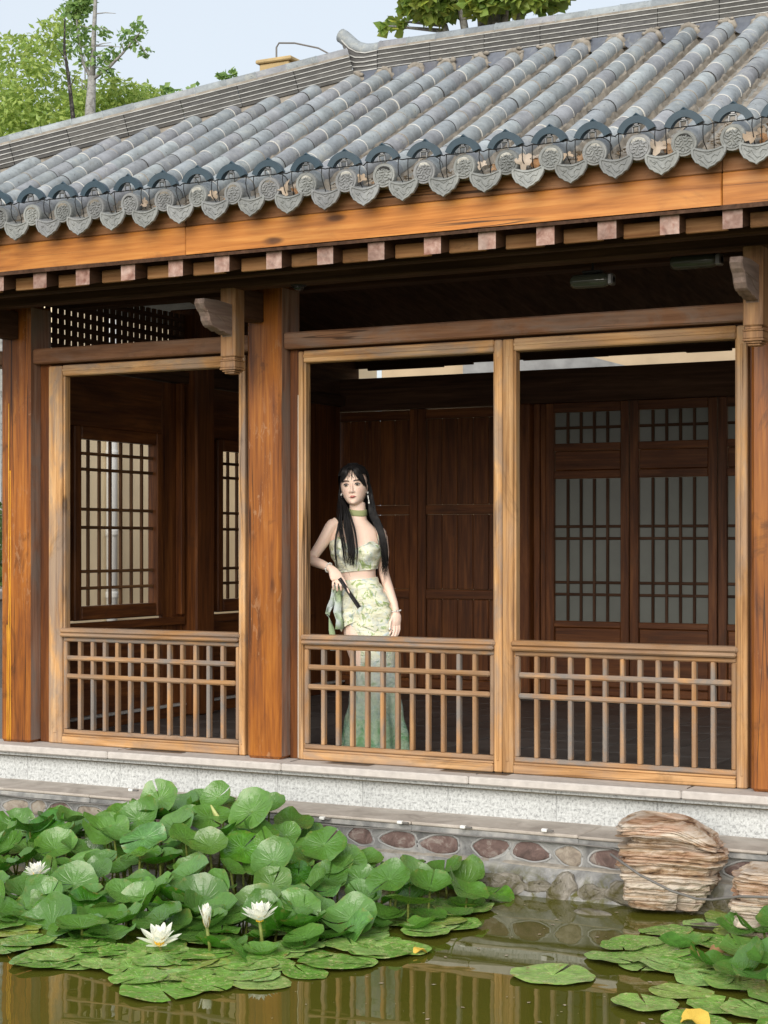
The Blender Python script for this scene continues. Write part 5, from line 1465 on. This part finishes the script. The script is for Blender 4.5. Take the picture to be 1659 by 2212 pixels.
dg = bpy.context.evaluated_depsgraph_get()
bme = bpy.data.meshes.new_from_object(tmp.evaluated_get(dg))
bpy.data.objects.remove(tmp)
bme.name = 'body'
t = NT('skin', .48, .35)
n1 = t.noise(t.obj(), 7, 3)
sk = t.mix(n1, (.80, .585, .475), (.85, .64, .53))
# a touch of blush on the cheeks, knuckles stay plain
def glow(colr, centre, radius, tint, amt):
    d = t.n('ShaderNodeVectorMath', operation='DISTANCE'); t.link(t.obj(), d.inputs[0]); d.inputs[1].default_value = centre
    return t.mix(t.mrange(d.outputs['Value'], radius * .2, radius, amt, 0), colr, tint)
for ex in (-.045, .045): sk = glow(sk, tuple(hp(ex, -.078, .075)), .032, (.78, .46, .39), .35)
t.col(sk); t.p.inputs['Subsurface Weight'].default_value = .12; t.p.inputs['Subsurface Radius'].default_value = (.012, .005, .003); t.p.inputs['Subsurface Scale'].default_value = .5
M['skin'] = t.mat
bme.materials.clear(); bme.materials.append(M['skin'])
for p in bme.polygons: p.use_smooth = True
put('body', bme, per)
# face details
M['eye_white'] = flat('eye white', (.60, .55, .52), .25, .5); M['iris'] = flat('dark brown iris', (.028, .014, .009), .15, .6); M['lash'] = flat('lash and brow', (.022, .016, .014), .7); M['lips'] = flat('rose lips', (.47, .145, .125), .35, .45)
for sx in (-1, 1):
    b = MB(); b.ell((0, 0, 0), (.0135, .0052, .0054), 14, 8, M=HM @ Matrix.Translation((.0325 * sx, -.0808, .1125)) @ Matrix.Rotation(radians(9 * sx), 4, 'Z')); e = b.build('eye', M['eye_white'], per, True)
    b = MB(); b.ell((0, 0, 0), (.0078, .003, .0070), 12, 8, M=HM @ Matrix.Translation((.0320 * sx - .001, -.0848, .1130))); b.build('iris', M['iris'], e, True)
    b = MB(); x0 = .0325 * sx
    b.tube([hp(x0 - .0155 * 1, -.0812, .1115 + (.0 if sx > 0 else .001)), hp(x0 - .008, -.0868, .1178), hp(x0 + .0, -.0876, .1197), hp(x0 + .008, -.0868, .1182), hp(x0 + .0165, -.080, .1140)], [.0012, .0026, .0030, .0028, .0014], 6)
    b.tube([hp(x0 - .012, -.0825, .108), hp(x0, -.0862, .1058), hp(x0 + .012, -.0825, .108)], [.0005, .0009, .0005], 5)
    b.build('eyelash', M['lash'], per, True)
    b = MB(); b.tube([hp(.013 * sx, -.0885, .1325), hp(.026 * sx, -.0895, .1365), hp(.040 * sx, -.0855, .1362), hp(.054 * sx, -.074, .1305)], [.0024, .0034, .0030, .0012], 6, flat=(1, .9)); b.build('eyebrow', M['lash'], per, True)
b = MB()
b.loft([[hp(x, y, z) for x, y, z in q] for q in (
    [(-.023, -.0815, .0440), (-.023, -.0815, .0438), (-.023, -.0815, .0436), (-.023, -.0815, .0438)],
    [(-.012, -.0885, .0490), (-.012, -.0915, .0452), (-.012, -.0885, .0385), (-.012, -.084, .044)],
    [(-.005, -.0905, .0510), (-.005, -.0945, .0462), (-.005, -.0905, .0360), (-.005, -.085, .044)],
    [(0, -.0905, .0496), (0, -.0945, .0455), (0, -.0912, .0352), (0, -.085, .044)],
    [(.005, -.0905, .0510), (.005, -.0945, .0462), (.005, -.0905, .0360), (.005, -.085, .044)],
    [(.012, -.0885, .0490), (.012, -.0915, .0452), (.012, -.0885, .0385), (.012, -.084, .044)],
    [(.023, -.0815, .0440), (.023, -.0815, .0438), (.023, -.0815, .0436), (.023, -.0815, .0438)])])
b.build('lips', M['lips'], per, True)

# hair: cap, fringe, long locks
t = NT('black hair', .5, .2); v = t.obj(); n1 = t.noise(t.vscale(v, (60, 60, 5)), 1, 3)
t.col(t.ramp(n1, [(.35, (.006, .006, .007)), (.65, (.016, .014, .014))])); t.bump(n1, .5, .004); M['hair'] = t.mat
b = MB(); na = 48; zs = [.02, .05, .08, .105, .125, .14, .155, .17, .185, .197, .207, .215, .222, .227, .230]
V = []; F = []
for z in zs:
    for i in range(na):
        a = 2 * pi * i / na
        p = head_pt(min(z, .2235), a, .010 + .008 * sstep(.1, .2, z)); p.z = z + .010 * sstep(.17, .23, z); V.append(HM @ p)
for j in range(len(zs) - 1):
    for i in range(na):
        a = 2 * pi * (i + .5) / na; fa = min(a, 2 * pi - a); zm = (zs[j] + zs[j + 1]) / 2
        lim = 1.32 if zm < .15 else lerp(1.32, .0, sstep(.15, .200, zm))
        if fa < lim: continue
        F.append((j * na + i, j * na + (i + 1) % na, (j + 1) * na + (i + 1) % na, (j + 1) * na + i))
F.append(tuple((len(zs) - 1) * na + i for i in range(na)))
b.add(V, F)
rh = random.Random(9)
def lock(pts, r0, r1, n=6, fl=(1, .6)):
    P = [Vector(p) for p in pts]; Q = []
    for i in range(len(P) - 1):                      # Catmull-Rom
        p0, p1, p2, p3 = P[max(i - 1, 0)], P[i], P[i + 1], P[min(i + 2, len(P) - 1)]
        for k in range(4):
            t_ = k / 4; Q.append(.5 * ((2 * p1) + (p2 - p0) * t_ + (2 * p0 - 5 * p1 + 4 * p2 - p3) * t_ ** 2 + (3 * p1 - p0 - 3 * p2 + p3) * t_ ** 3))
    Q.append(P[-1]); m = len(Q)
    b.tube(Q, [lerp(r0, r1, (i / (m - 1)) ** 2.2) for i in range(m)], n, flat=fl)
J = lambda s: rh.gauss(0, s)
# fringe swept to both temples, thin wisps over the brow
for i in range(15):
    u = i / 14; x0 = lerp(-.012, .004, u)
    lock([hp(x0, -.055, .222), hp(lerp(-.02, -.046, u), -.084, .196), hp(lerp(-.026, -.062, u), -.088 + .018 * u, lerp(.165, .160, u)), hp(lerp(-.040, -.070, u) + J(.002), lerp(-.090, -.058, u), lerp(.148, .120, u) + J(.004))], .0055, .0012)
for i in range(17):
    u = i / 16; x0 = lerp(.002, .018, u)
    lock([hp(x0, -.055, .223), hp(lerp(.018, .044, u), -.086, .198), hp(lerp(.030, .062, u), -.090 + .02 * u, .165), hp(lerp(.044, .074, u), lerp(-.088, -.05, u), lerp(.140, .120, u)), hp(lerp(.056, .078, u) + J(.002), lerp(-.079, -.03, u), lerp(.118, .090, u) + J(.004))], .0062, .0014)
for x in (-.014, -.006, .002, .010, .016): lock([hp(x * .4, -.060, .220), hp(x, -.089, .190), hp(x * 1.3 + J(.002), -.092, .160), hp(x * 1.6 + J(.003), -.0915, .142 + J(.004))], .0022, .0006)
# front lock at the left of the picture
for i in range(30):
    u = rh.random(); d = rh.random() * .02
    lock([hp(-.072, -.02 + .04 * u, .13 + J(.01)), hp(-.086 + .008 * u, -.018 + .03 * u, .06), (lerp(-.100, -.055, u), -.045 - d, 1.37), (lerp(-.110, -.020, u), -.080 - d, 1.285 - .01 * u), (lerp(-.095, -.006, u), -.122 - d, 1.20), (lerp(-.085, -.0, u), -.148 - d, 1.13), (lerp(-.075, -.012, u) + J(.004), -.142 - d * .6, lerp(1.075, 1.055, u) + J(.012))], .0075, .0012)
for i in range(7):
    u = rh.random(); lock([(-.10, -.05, 1.35), (-.118 + .01 * u, -.075, 1.27), (-.132 + .012 * u, -.108, 1.19), (-.130 + .014 * u, -.125, 1.11), (-.118 + .014 * u, -.115, 1.04 + J(.02))], .0042, .001)
# lock over the other shoulder
for i in range(26):
    u = rh.random()
    lock([hp(.072, .0 + .05 * u, .13), hp(.084, .012 + .03 * u, .06), (lerp(.058, .098, u), -.01, 1.37), (lerp(.085, .128, u), -.045, 1.30), (lerp(.112, .150, u), -.070, 1.235), (lerp(.128, .166, u), -.062, 1.16), (lerp(.132, .172, u) + J(.003), -.040, 1.09), (lerp(.130, .168, u) + J(.004), -.03, 1.03 + J(.015))], .0070, .0012)
for i in range(34):
    sgn = rh.choice((-1, 1)); u = rh.random()
    if sgn < 0: pts = [hp(-.078, .0 + .05 * u, .15), hp(-.092 - J(.004), -.01 + .03 * u, .05), (-.100 + J(.012), -.055, 1.34), (-.085 + J(.02), -.10, 1.24), (-.06 + J(.022), -.145, 1.12), (-.055 + J(.02), -.14, 1.04 + J(.02))]
    else: pts = [hp(.080, .0 + .05 * u, .14), hp(.092 + J(.004), .01, .05), (.09 + J(.012), -.02, 1.34), (.125 + J(.014), -.068, 1.23), (.150 + J(.012), -.07, 1.12), (.152 + J(.014), -.035, 1.00 + J(.03))]
    lock(pts, .0022, .0006, 5)
# the mass down the back
for i in range(40):
    u = lerp(-1, 1, i / 39)
    lock([hp(.05 * u, .095, .16), hp(.078 * u, .10 - .04 * u * u, .09), (-.016 + .085 * u, .105 - .035 * u * u, 1.36), (-.012 + .11 * u, .122, 1.25), (-.008 + .12 * u, .118, 1.12), (-.008 + .115 * u + J(.004), .112, 1.0 + J(.02))], .011, .002, 6, (1, .8))
b.build('hair', M['hair'], per, True)

# dress
t = NT('floral dress fabric', .55, .3); v = t.obj()
z = t.n('ShaderNodeSeparateXYZ'); t.link(v, z.inputs[0])
n1 = t.noise(v, 9, 4, .6, 1.4); n2 = t.noise(t.vadd(v, (7, 3, 1)), 12, 5, .65, 2.0); n3 = t.noise(t.vadd(v, (1, 9, 4)), 22, 4, .6, 1.2)
c = t.ramp(n1, [(.33, (.58, .66, .65)), (.44, (.74, .76, .64)), (.53, (.80, .79, .57)), (.64, (.64, .72, .72))])
c = t.mix(t.ramp(n2, [(.54, (0, 0, 0)), (.60, (.85, .85, .85))]), c, (.26, .38, .10))
c = t.mix(t.ramp(n3, [(.60, (0, 0, 0)), (.66, (.6, .6, .6))]), c, (.30, .38, .40))
c = t.mix(t.ramp(n3, [(.33, (.7, .7, .7)), (.38, (0, 0, 0))]), c, (.78, .77, .66))
low = t.mrange(z.outputs[2], .62, .42, 0, .72)
c = t.mix(low, c, t.ramp(n1, [(.35, (.26, .33, .34)), (.5, (.40, .46, .45)), (.65, (.30, .38, .26))]))
hem = t.math('MULTIPLY', t.mrange(z.outputs[2], .36, .14, 0, 1), t.ramp(n2, [(.40, (1, 1, 1)), (.56, (.45, .45, .45))]))
c = t.mix(hem, c, t.ramp(n1, [(.4, (.11, .26, .15)), (.6, (.17, .33, .16))])); t.col(c)
t.bump(t.noise(t.vscale(v, (7, 7, 30)), 1, 4, .6, 1.2), .7, .016); M['dress'] = t.mat
t = NT('green sash', .6, .2); t.col((.30, .33, .16)); M['choker'] = t.mat
t = NT('pale sash', .55, .3); n1 = t.noise(t.obj(), 9, 2); t.col(t.ramp(n1, [(.42, (.58, .65, .66)), (.58, (.40, .52, .30))])); M['sash'] = t.mat
# bodice
b = MB(); nA = 72; rows = 22; rings = []
for j in range(rows + 1):
    q = j / rows; ring = []
    for i in range(nA):
        a = 2 * pi * i / nA; fa = min(a, 2 * pi - a)
        sgn = 1 if a < pi else -1
        ztop = 1.170 + .028 * math.exp(-((fa - .62) / .33) ** 2) - .015 * math.exp(-(fa / .22) ** 2) if fa < 1.5 else 1.165
        ztop += (.016 if sgn < 0 and fa > .3 else 0) * sstep(.3, .8, fa)
        zb = 1.028 + .012 * sin(a)
        zz = lerp(zb, ztop, q)
        ruff = .0035 * sin(zz * 120 + 5 * sin(a * 2) + a * 3) * sstep(0, .2, q) + .003 * sin(zz * 61 - a * 7)
        ring.append(tor_pt(zz, a, .009 + ruff * (1 if fa < 1.6 else .3)))
    rings.append(ring)
b.loft(rings, True, False)
top_edge = rings[-1]
b.tube([p for p in top_edge] + [top_edge[0]], .0042, 5)
b.build('bodice', M['dress'], per, True)
b = MB()
for a, xs in ((-.80, -.098), (.98, .110)):
    p = tor_pt(1.19, a, .010)
    b.tube([p, (p.x * .99 + .0, p.y + .018, 1.235), (xs, -.042, 1.275 - xs * .1), (xs * .98, .0, 1.306 - xs * .12), (xs * .95, .05, 1.27)], .006, 6, flat=(1.3, .5))
b.build('shoulder_strap', M['dress'], per, True)
# gathered overskirt with an uneven hem
SK = [(.99, -.002, .109, .086, .082), (.95, .008, .119, .094, .09), (.90, .022, .137, .102, .102), (.84, .036, .152, .107, .113), (.78, .043, .153, .108, .112), (.70, .045, .148, .108, .11), (.62, .05, .145, .106, .108)]
b = MB(); rings = []
for j in range(31):
    q = j / 30; ring = []
    for i in range(nA):
        a = 2 * pi * i / nA; s = sin(a)
        zt = .982 + .012 * s; zb = .690 - .020 * s + .028 * cos(a * 3 + .6) - (.035 if s > .3 else 0) * sstep(.3, .9, s)
        if -.95 < s < -.2: zb += .02
        zz = lerp(zt, zb, q); cx, hw, hf, hb = interp([(r[0], *r[1:]) for r in reversed(SK)], zz)
        f_ = .0045 * sin(zz * 85 + 3.2 * sin(a * 1.5 + 1) + a * 2) * sstep(.08, .3, q) * (1 - .5 * q) + .007 * q * sin(a * 7 + 1) + .0035 * sin(zz * 150 - a * 5) * (1 if s > .75 else .4)
        x = cx + (hw + f_) * (abs(s) ** .9) * (1 if s > 0 else -1); y = (hf + f_ if cos(a) > 0 else hb + f_) * -cos(a)
        ring.append((x, y + .010, zz))
    rings.append(ring)
b.loft(rings, True, False); b.build('overskirt', M['dress'], per, True)
# long fishtail skirt
LS = [(.012, .096, .190, .19, .20), (.08, .096, .180, .175, .185), (.20, .097, .160, .15, .155), (.36, .098, .140, .125, .13), (.48, .098, .122, .110, .11), (.58, .095, .112, .102, .10), (.68, .068, .124, .100, .098), (.76, .046, .142, .098, .102)]
b = MB(); rings = []
for j in range(41):
    zz = lerp(.76, .012, j / 40); ring = []; cx, hw, hf, hb = interp(LS, zz); fo = sstep(.55, .0, zz)
    for i in range(nA):
        a = 2 * pi * i / nA; s = sin(a)
        f_ = fo * (.022 * sin(a * 6 + .8 + zz) + .012 * sin(a * 11 + 2 + zz * 3)) + .004 * sin(zz * 40 + a * 3)
        ring.append((cx + (hw + f_) * s, -(hf if cos(a) > 0 else hb) * cos(a) - f_ * cos(a) + .01, zz + .008 * fo * sin(a * 6 + .8)))
    rings.append(ring)
b.loft(rings, True, False); b.build('long_skirt', M['dress'], per, True)
# sash ends hanging from the hip
b = MB()
def ribbon(pts, w_, tw):
    rings = []
    for i, p in enumerate(pts):
        a = tw[i]; d = Vector((cos(a), sin(a), 0)) * w_ / 2; n_ = Vector((-sin(a), cos(a), 0)) * .0012
        p = Vector(p); rings.append([p - d - n_, p + d - n_, p + d + n_, p - d + n_])
    b.loft(rings)
ribbon([(-.118, -.06, .955), (-.132, -.085, .93), (-.138, -.09, .90), (-.142, -.085, .87), (-.158, -.08, .83), (-.172, -.078, .79), (-.165, -.08, .765), (-.158, -.082, .74), (-.150, -.08, .70), (-.142, -.078, .64), (-.140, -.078, .58)], .036, [.2, .4, .7, .4, .1, .8, 1.7, 1.2, .5, .2, .1])
ribbon([(-.112, -.05, .95), (-.120, -.08, .90), (-.112, -.09, .85), (-.118, -.088, .80), (-.105, -.085, .75), (-.108, -.08, .70)], .045, [.3, .1, .5, .2, .6, .2])
b.build('sash', M['sash'], per, True)
b = MB(); rings = []
for z_, o_ in ((1.345, .002), (1.348, .006), (1.358, .0055), (1.366, .0065), (1.376, .006), (1.379, .002)):
    rings.append([Vector((p.x, p.y, p.z + .010 * cos(2 * pi * i / NA + .5) * -1 - .1 * p.x * .4)) for i, p in ((i, tor_pt(z_, 2 * pi * i / NA, o_, 0)) for i in range(NA))])
b.loft(rings, True, True); b.build('choker', M['choker'], per, True)
M['pearl'] = flat('pearl', (.72, .72, .70), .25, .5)
for sx, n_ in ((-1, 5), (1, 6)):
    b = MB(); x0, y0, z0 = .076 * sx, -.006, .066
    b.ell(hp(x0, y0 - .006, z0), (.0055, .005, .008), 10, 7)
    zz = z0 - .016
    for q in range(n_):
        r_ = (.002, .0035, .0038, .0026, .0036, .005)[q]; b.ell(hp(x0 + .002 * q * sx * .4, y0 - .006, zz), (r_, r_, r_ * 1.5), 8, 6); zz -= r_ * 1.5 + (.003, .0035, .0028, .004, .006, .0)[q]
    b.build('earring', M['pearl'], per, True)
b = MB()
for i in range(14):
    a = 2 * pi * i / 14; c_ = Vector((-.166, -.127, 1.049)); u_ = Vector((.35, .55, .75)).normalized(); d_ = Vector((.78, -.50, -.36)).normalized(); w2 = d_.cross(u_).normalized(); u2 = w2.cross(d_)
    b.ell(c_ + u2 * cos(a) * .0262 + w2 * sin(a) * .0262, (.0042 if i % 3 else .006,) * 3, 7, 5)
b.build('bracelet', M['pearl'], per, True)
b = MB()
for i in range(16):
    a = 2 * pi * i / 16; b.ell((.213 + cos(a) * .0265, -.013 + sin(a) * .0235, .800 + .004 * cos(a)), (.0042,) * 3, 7, 5)
b.build('bracelet', M['pearl'], per, True)
b = MB(); b.ell((.1775, -.066, .702), (.006, .004, .008), 8, 6); b.build('fingernail', M['pearl'], per, True)

# folded fan in her hand
R3 = Matrix.Translation((.325, .46, .002)) @ Matrix.Rotation(YAW, 4, 'Z')
fan = empty('folding_fan', R3 @ Vector((-.086, -.178, .965)), YAW); tag(fan, 'black folded fan held in the right hand of the woman, pointing down', 'fan')
fdir = Vector((.094, -.012, -.138)).normalized()
for q in range(9):
    b = MB(); a = (q - 4) * .010
    Mx = fdir.to_track_quat('Z', 'Y').to_matrix().to_4x4() @ Matrix.Rotation(a, 4, 'Y')
    b.box(-.0085, .0085, (q - 4) * .0024 - .0011, (q - 4) * .0024 + .0011, -.03, .168 if q not in (0, 8) else .172, .0008, M=Mx)
    b.build('fan_stick' if q not in (0, 8) else 'fan_guard', M['black'], fan)
b = MB(); b.ell(fdir * -.022, (.005, .014, .005), 8, 6); b.build('fan_rivet', M['metal'], fan, True)
tag(bpy.data.objects['leaf_litter'], 'brown leaf litter lying in the roof gutters behind the eave', 'leaf litter')
